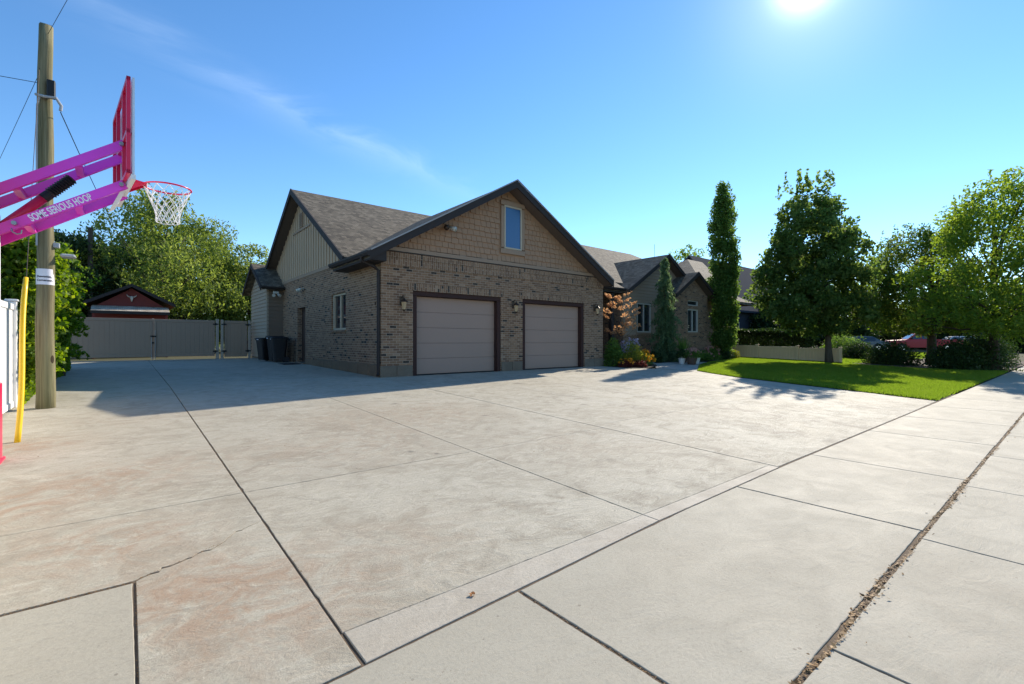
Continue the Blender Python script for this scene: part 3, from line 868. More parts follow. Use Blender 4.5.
# hip roof of the far wing behind
dx, dy, dz, de = 33.4, 19.4, 7.65, 6.2
dez = dz-BP*de
slab_roof([(dx-de,dy-de+1.4,dez+0.6),(30.8,dy-de+1.4,dez+0.6),(dx+2.2,dy,dz),(dx,dy,dz)])
slab_roof([(30.8,dy-de+1.4,dez+0.6),(36.8,dy+de,dez),(dx+2.2,dy,dz)])
slab_roof([(dx-de,dy+de,dez),(dx-de,dy-de+1.4,dez+0.6),(dx,dy,dz)])
part('wall', MB().box(28.2, 30.6, 15.2, 24, 0.3, 4.2), M['brick'], H)
# fascia / rake boards ------------------------------------------
def rake(x, z0, x2, z2, y, th=0.22, d=0.05, name='rake_board'):
    m = MB().prism([(x,y,z0+0.02),(x2,y,z2+0.02),(x2,y,z2-th),(x,y,z0-th)], (0,-d,0)); return part(name, m, M['fascia'], H)
rake(ARX-AE-0.02, aez, ARX, ARZ, 12.148); rake(ARX, ARZ, ARX+AE+0.02, aez, 12.146)
def drip(p, q, name='drip_edge'):
    return part(name, MB().bar(p, q, 0.03, 0.035), M['trimlight'], H)
drip((ARX-AE, 12.075, aez+0.035), (ARX, 12.075, ARZ+0.035)); drip((ARX, 12.072, ARZ+0.035), (ARX+AE, 12.072, aez+0.035))
# soffit of the front gable
for sgn in (-1, 1):
    m = MB().prism([(ARX, 12.16, ARZ-RT-0.005), (ARX+sgn*AE, 12.16, aez-RT-0.005), (ARX+sgn*AE, GY+0.02, aez-RT-0.005), (ARX, GY+0.02, ARZ-RT-0.005)], (0,0,-0.02))
    part('soffit', m, M['soffit'], H)
# boxed eaves along the sides of the garage
e0 = ARX-AE+0.01; zr = lambda x: ARZ-AP*abs(x-ARX)-RT-0.003
m = MB().prism([(e0,12.155,aez-RT-0.06),(GX0-0.036,12.155,aez-RT-0.06),(GX0-0.036,12.155,zr(GX0)),(e0,12.155,zr(e0))], (0,2.94,0)); part('boxed_eave', m, M['fascia'], H)
e1 = ARX+AE-0.01
m = MB().prism([(GX1+0.036,12.155,aez-RT-0.06),(e1,12.155,aez-RT-0.06),(e1,12.155,zr(e1)),(GX1+0.036,12.155,zr(GX1))], (0,2.2,0)); part('boxed_eave', m, M['fascia'], H)
# gutters
def gutter(pts_axis, a, b, c, z, w=0.12, h=0.12):
    mb = MB()
    if pts_axis == 'y':   # runs along y at x = c
        mb.prism([(c,a,z),(c-w,a,z),(c-w,a,z-h*0.45),(c-w*0.65,a,z-h),(c,a,z-h)], (0,b-a,0))
    else:
        mb.prism([(a,c,z),(a,c-w,z),(a,c-w,z-h*0.45),(a,c-w*0.65,z-h),(a,c,z-h)], (b-a,0,0))
    return part('gutter', mb, M['fascia'], H)
gutter('y', 12.1, 15.15, ARX-AE+0.0, aez-0.0)
gutter('x', 15.55, 19.2, BRY-BE, bez)
ds = MB(); gx = ARX-AE-0.06
ds.tube([(gx,12.62,aez-0.1),(gx,12.62,aez-0.2),(gx+0.35,12.60,aez-0.32),(GX0-0.055,12.66,aez-0.42),(GX0-0.055,12.66,0.46),(GX0-0.10,12.62,0.40)], 0.048, 8)
part('downspout', ds, M['fascia'], H)
part('soffit', MB().box(15.25, 19.3, BRY-BE+0.02, 18.1, bez-RT-0.06, bez-RT-0.03), M['soffit'], H)

# front gable: shake siding -------------------------------------
m = MB().prism([(GX0+0.02,GY+0.03,BT),(GX1-0.02,GY+0.03,BT),(GX1-0.02,GY+0.03,ARZ-AP*(GX1-ARX)-RT),(ARX,GY+0.03,ARZ-RT-0.02),(GX0+0.02,GY+0.03,ARZ-AP*(ARX-GX0)-RT)], (0,0.2,0))
gw = part('gable_wall', m, M['shake'], H)
sh = MB(); z = BT+0.17; row = 0
win = (9.86, 10.90, 4.38, 6.12)
while z < ARZ-0.2:
    x = GX0+rnd.uniform(0, .15)
    while x < GX1-0.02:
        wd = rnd.choice((0.14,0.18,0.22,0.26,0.2)); hh = 0.205
        x2 = min(x+wd, GX1-0.01)
        top = z+hh; far = max(abs(x-ARX), abs(x2-ARX))
        if top < ARZ-AP*far-RT+0.10 and not (x2 > win[0]+0.03 and x < win[1]-0.03 and top > win[2]+0.03 and z < win[3]-0.03):
            j = rnd.choice((0,0,0,0,-0.018))
            sh.add([(x+0.006,GY-0.012-rnd.uniform(0,.004),z+j),(x2-0.006,GY-0.012-rnd.uniform(0,.004),z+j),(x2-0.006,GY+0.026,top),(x+0.006,GY+0.026,top),(x+0.006,GY+0.026,z+j),(x2-0.006,GY+0.026,z+j)],
                   [(0,1,2,3),(4,5,1,0),(1,5,2),(0,3,4)])
        x = x2
    z += 0.178; row += 1
part('shake_siding', sh, M['shake'], gw)
part('frieze_board', MB().bbox(GX0-0.02, GX1+0.02, GY-0.045, GY+0.03, BT, BT+0.15, 0.008), M['trim'], H)
part('ledge', MB().bbox(GX0-0.03, GX1+0.03, GY-0.06, GY-0.046, BT-0.0, BT+0.03, 0.004), M['fascia'], H)
# gable window
wn_ = part('window', MB().bbox(10.02, 10.74, GY-0.02, GY+0.02, 4.56, 5.98, 0.004), M['glassblue'], H)
def frame_x(mb, x0, x1, y0, y1, z0, z1, w, mid=()):
    mb.bbox(x0, x0+w, y0, y1, z0+w, z1-w, 0.005); mb.bbox(x1-w, x1, y0, y1, z0+w, z1-w, 0.005)
    mb.bbox(x0, x1, y0, y1, z0, z0+w, 0.005); mb.bbox(x0, x1, y0, y1, z1-w, z1, 0.005)
    for mx in mid: mb.bbox(mx-w*0.4, mx+w*0.4, y0+0.004, y1-0.004, z0+w, z1-w, 0.004)
    return mb
part('sash', frame_x(MB(), 9.99, 10.77, GY-0.05, GY-0.005, 4.53, 6.01, 0.055), M['wframe'], wn_)
tr = MB(); tr.bbox(9.86,9.988,GY-0.04,GY+0.01,4.56,5.98); tr.bbox(10.772,10.90,GY-0.04,GY+0.01,4.56,5.98); tr.bbox(9.84,10.92,GY-0.045,GY+0.01,6.012,6.17); tr.bbox(9.84,10.92,GY-0.045,GY+0.01,4.36,4.528)
part('casing', tr, M['trim'], wn_)

# security light on the gable
fl = part('security_light', MB().bbox(7.66, 7.78, GY-0.05, GY-0.012, 4.86, 4.98), M['bronze'], H)
for dxx in (-0.1, 0.1):
    m = MB().tube([(7.72+dxx*0.5,GY-0.06,4.92),(7.72+dxx*1.1,GY-0.16,4.86),(7.72+dxx*1.6,GY-0.27,4.82)], [0.03,0.05,0.085], 10)
    part('lamp_head', m, M['bronze'] if dxx < 0 else M['wframew'], fl, smooth=True)

# wall lanterns
def lantern(x, z, y=GY):
    b = part('wall_lamp', MB().bbox(x-0.06,x+0.06,y-0.03,y-0.003,z-0.02,z+0.24,0.01), M['bronze'], H)
    part('bracket', MB().tube([(x,y-0.03,z+0.2),(x,y-0.10,z+0.27),(x,y-0.17,z+0.24),(x,y-0.17,z+0.17)], 0.014, 6), M['bronze'], b)
    part('lantern_cap', MB().lathe([(0.01,0.20),(0.03,0.17),(0.11,0.09),(0.115,0.07),(0.03,0.07)], (x,y-0.17,z), 8), M['bronze'], b)
    part('lantern_glass', MB().lathe([(0.05,-0.14),(0.085,0.07),(0.05,0.072)], (x,y-0.17,z), 6), M['lampglass'], b)
    part('lantern_base', MB().lathe([(0.01,-0.2),(0.035,-0.17),(0.058,-0.15),(0.058,-0.138)], (x,y-0.17,z), 8), M['bronze'], b)
    for k in range(6):
        a = math.pi*2*k/6
        pass
lantern(6.20, 2.42); lantern(10.40, 2.52); lantern(14.66, 2.60)
part('conduit', MB().bbox(5.545,5.575,GY+0.35,GY+0.36,2.4,2.5,0.003), M['bronze'], H)

# side (left) wall: window, door
sw_ = part('window', MB().box(GX0+0.12, GX0+0.14, swin[0]+0.03, swin[1]-0.03, swin[2]+0.03, swin[3]-0.03), M['glass'], H)
fm = MB()
y0, y1, z0, z1 = swin; x0, x1 = GX0+0.06, GX0+0.15; q = 0.07
fm.bbox(x0,x1,y0,y0+q,z0+q,z1-q); fm.bbox(x0,x1,y1-q,y1,z0+q,z1-q); fm.bbox(x0,x1,y0,y1,z0,z0+q); fm.bbox(x0,x1,y0,y1,z1-q,z1); fm.bbox(x0+0.004,x1-0.004,(y0+y1)/2-0.03,(y0+y1)/2+0.03,z0+q,z1-q)
part('sash', fm, M['wframe'], sw_)
part('sill', MB().bbox(GX0-0.04, GX0+0.06, swin[0]-0.05, swin[1]+0.05, swin[2]-0.07, swin[2]-0.002), M['soldier'], sw_)
sd = part('side_door', MB().bbox(GX0+0.2, GX0+0.25, sdoor[0]+0.08, sdoor[1]-0.08, 0.5, sdoor[3]-0.08), M['darkdoor'], H)
part('door_frame', MB().box(GX0+0.17,GX0+0.26,sdoor[0],sdoor[0]+0.078,0.45,sdoor[3]).box(GX0+0.17,GX0+0.26,sdoor[1]-0.078,sdoor[1],0.45,sdoor[3]).box(GX0+0.17,GX0+0.26,sdoor[0]+0.079,sdoor[1]-0.079,sdoor[3]-0.078,sdoor[3]), M['darkdoor'], sd)
part('door_knob', MB().lathe([(0.01,-0.03),(0.032,-0.02),(0.035,0.01),(0.01,0.03)], (GX0+0.17, sdoor[0]+0.17, 1.5), 10), M['steel'], sd)
part('sill', MB().bbox(GX0-0.12, GX0+0.2, sdoor[0]-0.05, sdoor[1]+0.05, 0.36, 0.50), M['found'], sd)
# floodlight by the side wall
fl = part('security_light', MB().bbox(GX0-0.03,GX0-0.003,20.0,20.1,3.42,3.52), M['wframew'], H)
for k in (-0.1, 0.1):
    part('lamp_head', MB().tube([(GX0-0.04,20.05+k*.3,3.47),(GX0-0.12,20.05+k,3.45),(GX0-0.22,20.05+k*1.6,3.40)], [0.025,0.05,0.075], 10), M['wframew'], fl, smooth=True)
# side gable: boards and battens
XG = GX0+0.02
bl = lambda yy: BRZ-BP*abs(yy-BRY)-RT-0.0
m = MB().prism([(XG,13.6,BT),(XG,26.0,BT),(XG,26.0,bl(26.0)),(XG,BRY,bl(BRY)),(XG,14.6,bl(14.6)),(XG,13.6,BT+0.001)][::-1], (0.2,0,0))
gb = part('gable_wall', m, M['batten'], H)
y = 14.55
while y < 25.8:
    top = bl(y)-0.02
    if top > BT+0.2: part('batten', MB().bbox(XG-0.028, XG-0.001, y-0.025, y+0.025, BT+0.13, top, 0.005), M['batten'], gb)
    y += 0.305
part('frieze_board', MB().bbox(XG-0.045, XG-0.002, 14.3, 25.9, BT+0.0, BT+0.13, 0.006), M['trim'], gb)
vt = part('gable_vent', MB().bbox(XG-0.05, XG-0.004, BRY-0.20, BRY+0.20, 6.02, 6.62, 0.006), M['trim'], gb)
for k in range(8):
    part('louver', MB().bbox(XG-0.07, XG-0.051, BRY-0.16, BRY+0.16, 6.07+k*0.065, 6.10+k*0.065, 0.004), M['lap_dark'], vt)
part('crossband', MB().bbox(XG-0.045, XG-0.029, BRY-1.2, BRY+1.2, 5.88, 5.97, 0.004), M['trim'], gb)
# rakes of the side gable
def rake_y(x, ya, za, yb, zb, th=0.22, d=0.05, name='rake_board'):
    return part(name, MB().prism([(x,ya,za+0.02),(x,yb,zb+0.02),(x,yb,zb-th),(x,ya,za-th)], (-d,0,0)), M['fascia'], H)
rake_y(5.198, BRY-BE, bez, BRY, BRZ); rake_y(5.196, BRY, BRZ, BRY+BE, bez)
for sgn in (-1, 1):
    part('soffit', MB().prism([(5.21,BRY,BRZ-RT-0.005),(5.21,BRY+sgn*BE,bez-RT-0.005),(XG+0.01,BRY+sgn*BE,bez-RT-0.005),(XG+0.01,BRY,BRZ-RT-0.005)], (0,0,-0.02)), M['soffit'], H)
# the small wing at the back corner
WX, WY0, WY1 = 4.93, 23.3, 26.62; WR = 24.96; WZ = 5.02; WP = 0.60; WH = 2.06
def lap(mb, fn, z0, z1, step, place):
    """lap boards: place(a, b, z, step) adds one board; fn(z) -> (a, b)"""
    z = z0
    while z < z1-0.02:
        a, b = fn(min(z+step*0.9, z1))
        if b-a > 0.05: place(mb, a, b, z, min(step, z1-z))
        z += step
def lap_negx(x):
    def f(mb, a, b, z, s): mb.add([(x-0.034,a,z),(x-0.034,b,z),(x-0.003,b,z+s),(x-0.003,a,z+s),(x,a,z),(x,b,z)], [(1,0,3,2),(0,1,5,4),(0,4,3),(1,2,5)])
    return f
def lap_negy(y):
    def f(mb, a, b, z, s): mb.add([(a,y-0.034,z),(b,y-0.034,z),(b,y-0.003,z+s),(a,y-0.003,z+s),(a,y,z),(b,y,z)], [(0,1,2,3),(1,0,4,5),(0,3,4),(1,5,2)])
    return f
wroof = lambda yy: WZ-WP*abs(yy-WR)-0.14
m = MB().prism([(WX,WY0,0.3),(WX,WY1,0.3),(WX,WY1,wroof(WY1)),(WX,WR,wroof(WR)),(WX,WY0,wroof(WY0))][::-1], (0.62,0,0))
wg = part('wing_wall', m, M['lap_dark'], H)
def rng_w(z):
    if z <= wroof(WY0): return (WY0, WY1)
    h = (WZ-0.14-z)/WP; return (max(WY0, WR-h), min(WY1, WR+h))
mb = MB(); lap(mb, rng_w, 0.62, WZ-0.2, 0.165, lap_negx(WX)); part('lap_siding', mb, M['lap'], wg)
mb = MB(); lap(mb, lambda z: (WX, GX0), 0.62, wroof(WY0), 0.165, lap_negy(WY0)); part('lap_siding', mb, M['lap_dark'], wg)
part('corner_board', MB().bbox(WX-0.03, WX+0.06, WY0-0.03, WY0+0.06, 0.5, wroof(WY0), 0.006), M['lap'], wg)
part('foundation', MB().bbox(WX-0.01, GX0, WY0-0.01, WY1, 0.3, 0.61, 0.008), M['found'], H)
for (a, b) in ((WR-WH, WR), (WR, WR+WH)):
    za = WZ-WP*abs(a-WR); zb = WZ-WP*abs(b-WR)
    part('roof', MB().prism([(4.62,a,za),(6.4,a,za),(6.4,b,zb),(4.62,b,zb)], (0,0,-0.13)), M['roof'], H)
    part('rake_board', MB().prism([(4.618,a,za+0.02),(4.618,b,zb+0.02),(4.618,b,zb-0.19),(4.618,a,za-0.19)], (-0.045,0,0)), M['fascia'], H)
part('gutter', MB().prism([(4.62,WR-WH,WZ-WP*WH),(4.62,WR-WH-0.11,WZ-WP*WH),(4.62,WR-WH-0.11,WZ-WP*WH-0.06),(4.62,WR-WH,WZ-WP*WH-0.12)], (0.96,0,0)), M['fascia'], H)
part('security_light', MB().bbox(5.1,5.32,WR-WH-0.02,WR-WH+0.1,WZ-WP*WH-0.3,WZ-WP*WH-0.2).tube([(5.14,WR-WH,3.45),(5.08,WR-WH-0.15,3.38)],[0.04,0.07],8).tube([(5.28,WR-WH,3.45),(5.34,WR-WH-0.15,3.38)],[0.04,0.07],8), M['wframew'], H)

# entry recess ---------------------------------------------------
part('wall', MB().box(15.22, 19.2, 17.9, 18.1, 0.25, 3.85), M['brick'], H)
ed = part('front_door', MB().bbox(16.9, 17.9, 17.84, 17.88, 0.4, 2.6), M['darkdoor'], H)
part('door_frame', frame_x(MB(), 16.78, 18.02, 17.83, 17.895, 0.36, 2.72, 0.11), M['fascia'], ed)
part('door_knob', MB().lathe([(0.01,-0.03),(0.032,-0.02),(0.035,0.01),(0.01,0.03)], (17.02,17.80,1.45), 10), M['steel'], ed)
for x in (15.75, 18.3):
    part('porch_post', MB().bbox(x-0.1, x+0.1, 14.55, 14.75, 0.35, 3.7), M['fascia'], H)

# gable 2 (lap siding over brick) -------------------------------
G2X, G2Z, G2Y, G2H = 22.6, 6.03, 14.2, 3.52
W2Y, W2X0, W2X1 = 14.62, 19.2, 26.0
w2 = (20.36, 21.58, 1.82, 3.34)
r2 = lambda x: G2Z-BP*abs(x-G2X)-0.16
part('wall', wall_x(MB(), W2X0, W2X1, W2Y, 0.25, 0.2, 1.66, []), M['brick'], H)
up_ = MB(); wall_x(up_, W2X0, W2X1, W2Y+0.03, 0.22, 1.66, r2(W2X0)-0.02, [w2])
up_.prism([(W2X0,W2Y+0.03,r2(W2X0)-0.02),(W2X1,W2Y+0.03,r2(W2X0)-0.02),(G2X,W2Y+0.03,r2(G2X))], (0,0.2,0))
gw2 = part('gable_wall', up_, M['lap_shaded'], H)
def rng2(z):
    if z <= r2(W2X0)-0.02: return (W2X0, W2X1)
    h = (G2Z-0.16-z)/BP; return (G2X-h, G2X+h)
mb = MB()
def l2(mb, a, b, z, s):
    f = lap_negy(W2Y+0.03)
    if z+s > w2[2] and z < w2[3]: f(mb, a, w2[0], z, s); f(mb, w2[1], b, z, s)
    else: f(mb, a, b, z, s)
lap(mb, rng2, 1.70, G2Z-0.3, 0.165, l2)
part('lap_siding', mb, M['lap_shaded'], gw2)
part('brick_ledge', MB().bbox(W2X0-0.02, W2X1, W2Y-0.05, W2Y+0.02, 1.62, 1.70), M['soldier'], H)
part('wall', MB().box(W2X0, W2X0+0.25, W2Y+0.26, 17.9, 0.2, 3.8), M['brick'], H)
def window_x(x0, x1, z0, z1, y, mids=1, name='window'):
    o = part(name, MB().box(x0+0.03, x1-0.03, y+0.1, y+0.12, z0+0.03, z1-0.03), M['glass'], H)
    part('sash', frame_x(MB(), x0, x1, y+0.02, y+0.098, z0, z1, 0.065, [x0+(x1-x0)*(k+1)/(mids+1) for k in range(mids)]), M['wframew'], o)
    part('sill', MB().bbox(x0-0.08, x1+0.08, y-0.05, y+0.018, z0-0.08, z0-0.004), M['trim'], o)
    return o
window_x(*w2, W2Y)
for sgn in (-1, 1):
    e = G2X+sgn*G2H; ze = G2Z-BP*G2H; yb = 18.05
    pts = [(G2X,G2Y,G2Z),(e,G2Y,ze),(e,14.6,ze),(G2X,yb,G2Z)]
    part('roof', MB().prism(pts if sgn < 0 else pts[::-1], (0,0,-RT)), M['roof'], H)
    part('rake_board', MB().prism([(G2X,G2Y-0.002*(2+sgn),G2Z+0.02),(e,G2Y-0.002*(2+sgn),ze+0.02),(e,G2Y-0.002*(2+sgn),ze-0.2),(G2X,G2Y-0.002*(2+sgn),G2Z-0.2)], (0,-0.05,0)), M['fascia'], H)
    part('soffit', MB().prism([(G2X,G2Y+0.01,G2Z-RT-0.005),(e,G2Y+0.01,ze-RT-0.005),(e,W2Y+0.04,ze-RT-0.005),(G2X,W2Y+0.04,G2Z-RT-0.005)], (0,0,-0.02)), M['soffit'], H)
# gable 3 (brick) -------------------------------------------------
G3X, G3Z, G3Y, G3H = 24.35, 5.16, 13.5, 2.2
W3Y, W3X0, W3X1 = 13.9, 22.62, 26.1
w3 = (23.96, 25.06, 1.86, 3.14); t3 = (23.96, 25.06, 3.34, 3.62)
r3 = lambda x: G3Z-BP*abs(x-G3X)-0.16
up_ = MB(); wall_x(up_, W3X0, W3X1, W3Y, 0.25, 0.2, r3(W3X1)-0.02, [w3, t3])
up_.prism([(W3X0,W3Y,r3(W3X1)-0.02),(W3X1,W3Y,r3(W3X1)-0.02),(W3X1,W3Y,r3(W3X1)),(G3X,W3Y,r3(G3X)),(W3X0,W3Y,r3(W3X0))], (0,0.25,0))
part('wall', up_, M['brick'], H)
part('wall', MB().box(W3X0, W3X0+0.25, W3Y+0.25, W2Y, 0.2, 3.9).box(W3X1-0.25, W3X1, W3Y+0.25, 20, 0.2, 3.9), M['brick'], H)
window_x(*w3, W3Y); o = part('window', MB().box(t3[0]+0.03,t3[1]-0.03,W3Y+0.1,W3Y+0.12,t3[2]+0.03,t3[3]-0.03), M['glass'], H)
part('sash', frame_x(MB(), t3[0], t3[1], W3Y+0.02, W3Y+0.098, t3[2], t3[3], 0.05), M['wframew'], o)
part('brick_header', MB().bbox(w3[0]-0.1, w3[1]+0.1, W3Y-0.03, W3Y-0.002, t3[3]+0.004, t3[3]+0.2), M['soldier'], H)
for sgn in (-1, 1):
    e = G3X+sgn*G3H; ze = G3Z-BP*G3H; yb = 17.0
    pts = [(G3X,G3Y,G3Z),(e,G3Y,ze),(e,yb,ze),(G3X,yb,G3Z)]
    part('roof', MB().prism(pts if sgn < 0 else pts[::-1], (0,0,-RT)), M['roof'], H)
    part('rake_board', MB().prism([(G3X,G3Y-0.002*(2+sgn),G3Z+0.02),(e,G3Y-0.002*(2+sgn),ze+0.02),(e,G3Y-0.002*(2+sgn),ze-0.2),(G3X,G3Y-0.002*(2+sgn),G3Z-0.2)], (0,-0.05,0)), M['fascia'], H)
    part('soffit', MB().prism([(G3X,G3Y+0.01,G3Z-RT-0.005),(e,G3Y+0.01,ze-RT-0.005),(e,W3Y+0.02,ze-RT-0.005),(G3X,W3Y+0.02,G3Z-RT-0.005)], (0,0,-0.02)), M['soffit'], H)
gutter('y', G3Y, 14.2, G3X-G3H, G3Z-BP*G3H)
part('roof_antenna', MB().tube([(22.75,15.2,5.9),(22.75,15.2,6.75)], 0.012, 6), M['steel'], H)

# ================================================================ GATE
GT = 26.0; gz = 0.54
def gate_leaf(x0, x1, z0, z1, label, name='gate_leaf', parent=None):
    lf = part(name, MB().bbox(x0, x1, GT-0.03, GT+0.03, z0, z0+0.12).bbox(x0, x1, GT-0.03, GT+0.03, z1-0.12, z1).bbox(x0, x0+0.09, GT-0.03, GT+0.03, z0+0.121, z1-0.121).bbox(x1-0.09, x1, GT-0.03, GT+0.03, z0+0.121, z1-0.121), M['gate'], parent, label=label)
    p = MB(); n = int(round((x1-x0-0.18)/0.17)); s = (x1-x0-0.18)/n
    for k in range(n): p.bbox(x0+0.09+k*s+0.001, x0+0.09+(k+1)*s-0.001, GT-0.014, GT+0.014, z0+0.1, z1-0.1, 0.003)
    part('board_panel', p, M['gate'], lf)
    return lf
def hinge(x, z, parent): part('hinge', MB().bbox(x-0.11, x+0.11, GT-0.062, GT-0.032, z-0.03, z+0.03, 0.004).tube([(x,GT-0.07,z-0.06),(x,GT-0.07,z+0.06)], 0.018, 8), M['black'], parent)
dg = thing('driveway_gate', (1.0, GT, gz), 'wide double-leaf brownish vinyl driveway gate with vertical boards', 'gate')
gate_leaf(-1.75, 0.93, gz+0.13, gz+1.80, None, parent=dg)
gate_leaf(0.99, 3.27, gz+0.13, gz+1.80, None, parent=dg)
part('post', MB().bbox(0.925, 0.995, GT+0.035, GT+0.08, gz+0.02, gz+1.82, 0.006), M['gatepost'], dg)
part('drop_rod', MB().tube([(0.90,GT-0.06,gz+0.04),(0.90,GT-0.06,gz+1.0)], 0.014, 8), M['steel'], dg)
part('drop_rod', MB().tube([(1.03,GT-0.06,gz+0.04),(1.03,GT-0.06,gz+1.3)], 0.014, 8), M['steel'], dg)
part('latch', MB().bbox(0.86, 1.07, GT-0.075, GT-0.035, gz+1.0, gz+1.07).bbox(0.92,1.0,GT-0.08,GT-0.036,gz+0.72,gz+0.78), M['black'], dg)
part('post', MB().bbox(3.31, 3.43, GT-0.06, GT+0.06, gz-0.05, gz+1.86, 0.01), M['gatepost'], dg)
for z in (0.35, 1.62): hinge(3.30, gz+z, dg)
wgt = thing('walk_gate', (4.0, GT, gz), 'narrow single brownish vinyl gate next to the house wing', 'gate')
gate_leaf(3.66, 4.62, gz+0.08, gz+1.80, None, parent=wgt)
part('post', MB().bbox(3.51, 3.62, GT-0.06, GT+0.06, gz-0.05, gz+1.84, 0.01), M['gatepost'], wgt)
part('post', MB().bbox(4.66, 4.77, GT-0.06, GT+0.06, gz-0.05, gz+1.84, 0.01), M['gatepost'], wgt)
for z in (0.35, 1.62): hinge(4.65, gz+z, wgt); hinge(3.63, gz+z, wgt)

# ================================================================ BINS
def make_bin(loc, rz, s, label):
    t = thing('wheeled_bin', loc, label, 'trash bin', 'dark wheeled bins by the side wall', rz)
    def ring(w, d, z): return [(-w,-d,z),(w,-d,z),(w,d,z),(-w,d,z)]
    prof = [(0.20*s,0.22*s,0.06),(0.235*s,0.265*s,0.55*s),(0.275*s,0.31*s,0.98*s),(0.30*s,0.335*s,0.985*s),(0.30*s,0.335*s,1.03*s)]
    mb = MB(); vs = []; n = 12
    for (w, d, z) in prof:
        for k in range(n*2):
            a = 2*math.pi*k/(n*2); ca, sa = math.cos(a), math.sin(a); e = 0.35
            vs.append((w*math.copysign(abs(ca)**e, ca), d*math.copysign(abs(sa)**e, sa), z))
    N = n*2; fs = [(i*N+k, i*N+(k+1)%N, (i+1)*N+(k+1)%N, (i+1)*N+k) for i in range(len(prof)-1) for k in range(N)]
    fs.append(tuple(range(N-1,-1,-1))); fs.append(tuple((len(prof)-1)*N+k for k in range(N)))
    mb.add(vs, fs); lpart('body', mb, M['black'], t)
    ld = MB(); vs = []
    for (w, d, z) in ((0.31,0.345,1.032),(0.315,0.35,1.06),(0.27,0.30,1.10)):
        for k in range(N):
            a = 2*math.pi*k/N; ca, sa = math.cos(a), math.sin(a); e = 0.35
            vs.append((w*s*math.copysign(abs(ca)**e, ca), d*s*math.copysign(abs(sa)**e, sa)-0.01, z*s))
    fs = [(i*N+k, i*N+(k+1)%N, (i+1)*N+(k+1)%N, (i+1)*N+k) for i in range(2) for k in range(N)]+[tuple(2*N+k for k in range(N)), tuple(range(N-1,-1,-1))]
    ld.add(vs, fs); lpart('lid', ld, M['black'], t)
    lpart('handle', MB().tube([(-0.22*s,0.36*s,1.0*s),(-0.22*s,0.44*s,1.02*s),(0.22*s,0.44*s,1.02*s),(0.22*s,0.36*s,1.0*s)], 0.018, 8), M['black'], t)
    for sx in (-1, 1):
        wh = MB(); vs = []
        wh.tube([(sx*0.21*s,0.25*s,0.125),(sx*0.27*s,0.25*s,0.125)], 0.12, 14); lpart('wheel', wh, M['rubber'], t)
    lpart('sticker', MB().box(-0.06,0.06,-0.353*s,-0.338*s,0.995*s,1.025*s), M['sign'], t)
    return t
make_bin((5.02, 22.15, g(22.1)), R(-80), 1.0, 'dark wheeled bin nearest the side door with a white sticker on its rim')
make_bin((5.0, 21.45, g(21.4)), R(-95), 0.97, 'dark wheeled bin with its handle towards the brick wall')
make_bin((4.72, 22.75, g(22.7)), R(-70), 0.93, 'smaller dark wheeled bin standing farthest back by the siding corner')
mat_ = MB().bbox(4.75, 5.38, 19.7, 20.6, g(20)+0.004, g(20)+0.022, 0.004)
tag(mat_.build('door_mat', M['black'], origin=(5.05,20.1,g(20))), 'thin black mat on the concrete before the side door', 'door mat')

# ================================================================ SHED
sx0, sx1, sy = -1.2, 1.75, 32.0
sh_ = thing('shed', (0.3, sy, 0.54), 'small barn-red shed with grey gabled roof behind the driveway gate', 'shed')
part('wall', MB().box(sx0, sx1, sy, sy+3.5, 0.5, 3.15).prism([(sx0,sy,3.15),(sx1,sy,3.15),(0.28,sy,4.15)], (0,3.5,0)), M['redbarn'], sh_)
for sgn in (-1, 1):
    pts = [(0.28,sy-0.35,4.36),(0.28+sgn*1.85,sy-0.35,3.36),(0.28+sgn*1.85,sy+3.8,3.36),(0.28,sy+3.8,4.36)]
    part('roof', MB().prism(pts if sgn < 0 else pts[::-1], (0,0,-0.1)), M['roof'], sh_)
    part('rake_board', MB().prism([(0.28,sy-0.352,4.37),(0.28+sgn*1.87,sy-0.352,3.37),(0.28+sgn*1.87,sy-0.352,3.2),(0.28,sy-0.352,4.2)], (0,-0.04,0)), M['fascia'], sh_)
part('porch_roof', MB().prism([(-1.3,sy-0.02,3.2),(1.85,sy-0.02,3.2),(1.85,sy-1.0,2.9),(-1.3,sy-1.0,2.9)], (0,0,-0.07)), M['porchroof_lit'], sh_)
part('porch_beam', MB().box(-1.3,1.85,sy-1.06,sy-0.99,2.74,2.88), M['fascia'], sh_)
for x in (-1.2, 1.72): part('porch_post', MB().box(x-.05,x+.05,sy-0.98,sy-0.88,0.5,2.8), M['redbarn'], sh_)
part('window', MB().box(-0.9,0.2,sy-0.02,sy-0.003,1.5,2.5), M['glass'], sh_)
sk = thing('cattle_skull', (0.28, sy-0.05, 3.55), 'pale horned cattle skull mounted on the red shed gable', 'skull')
part('skull', MB().tube([(0.28,sy-0.07,3.44),(0.28,sy-0.1,3.52),(0.28,sy-0.1,3.64),(0.28,sy-0.08,3.72)], [0.025,0.04,0.075,0.055], 10), M['bone'], sk, smooth=True)
for sgn in (-1, 1):
    part('horn', MB().tube([(0.28+sgn*.06,sy-.08,3.69),(0.28+sgn*.12,sy-.09,3.70),(0.28+sgn*.18,sy-.09,3.755),(0.28+sgn*.205,sy-.09,3.82)], [0.032,0.028,0.02,0.006], 8), M['bone'], sk, smooth=True)

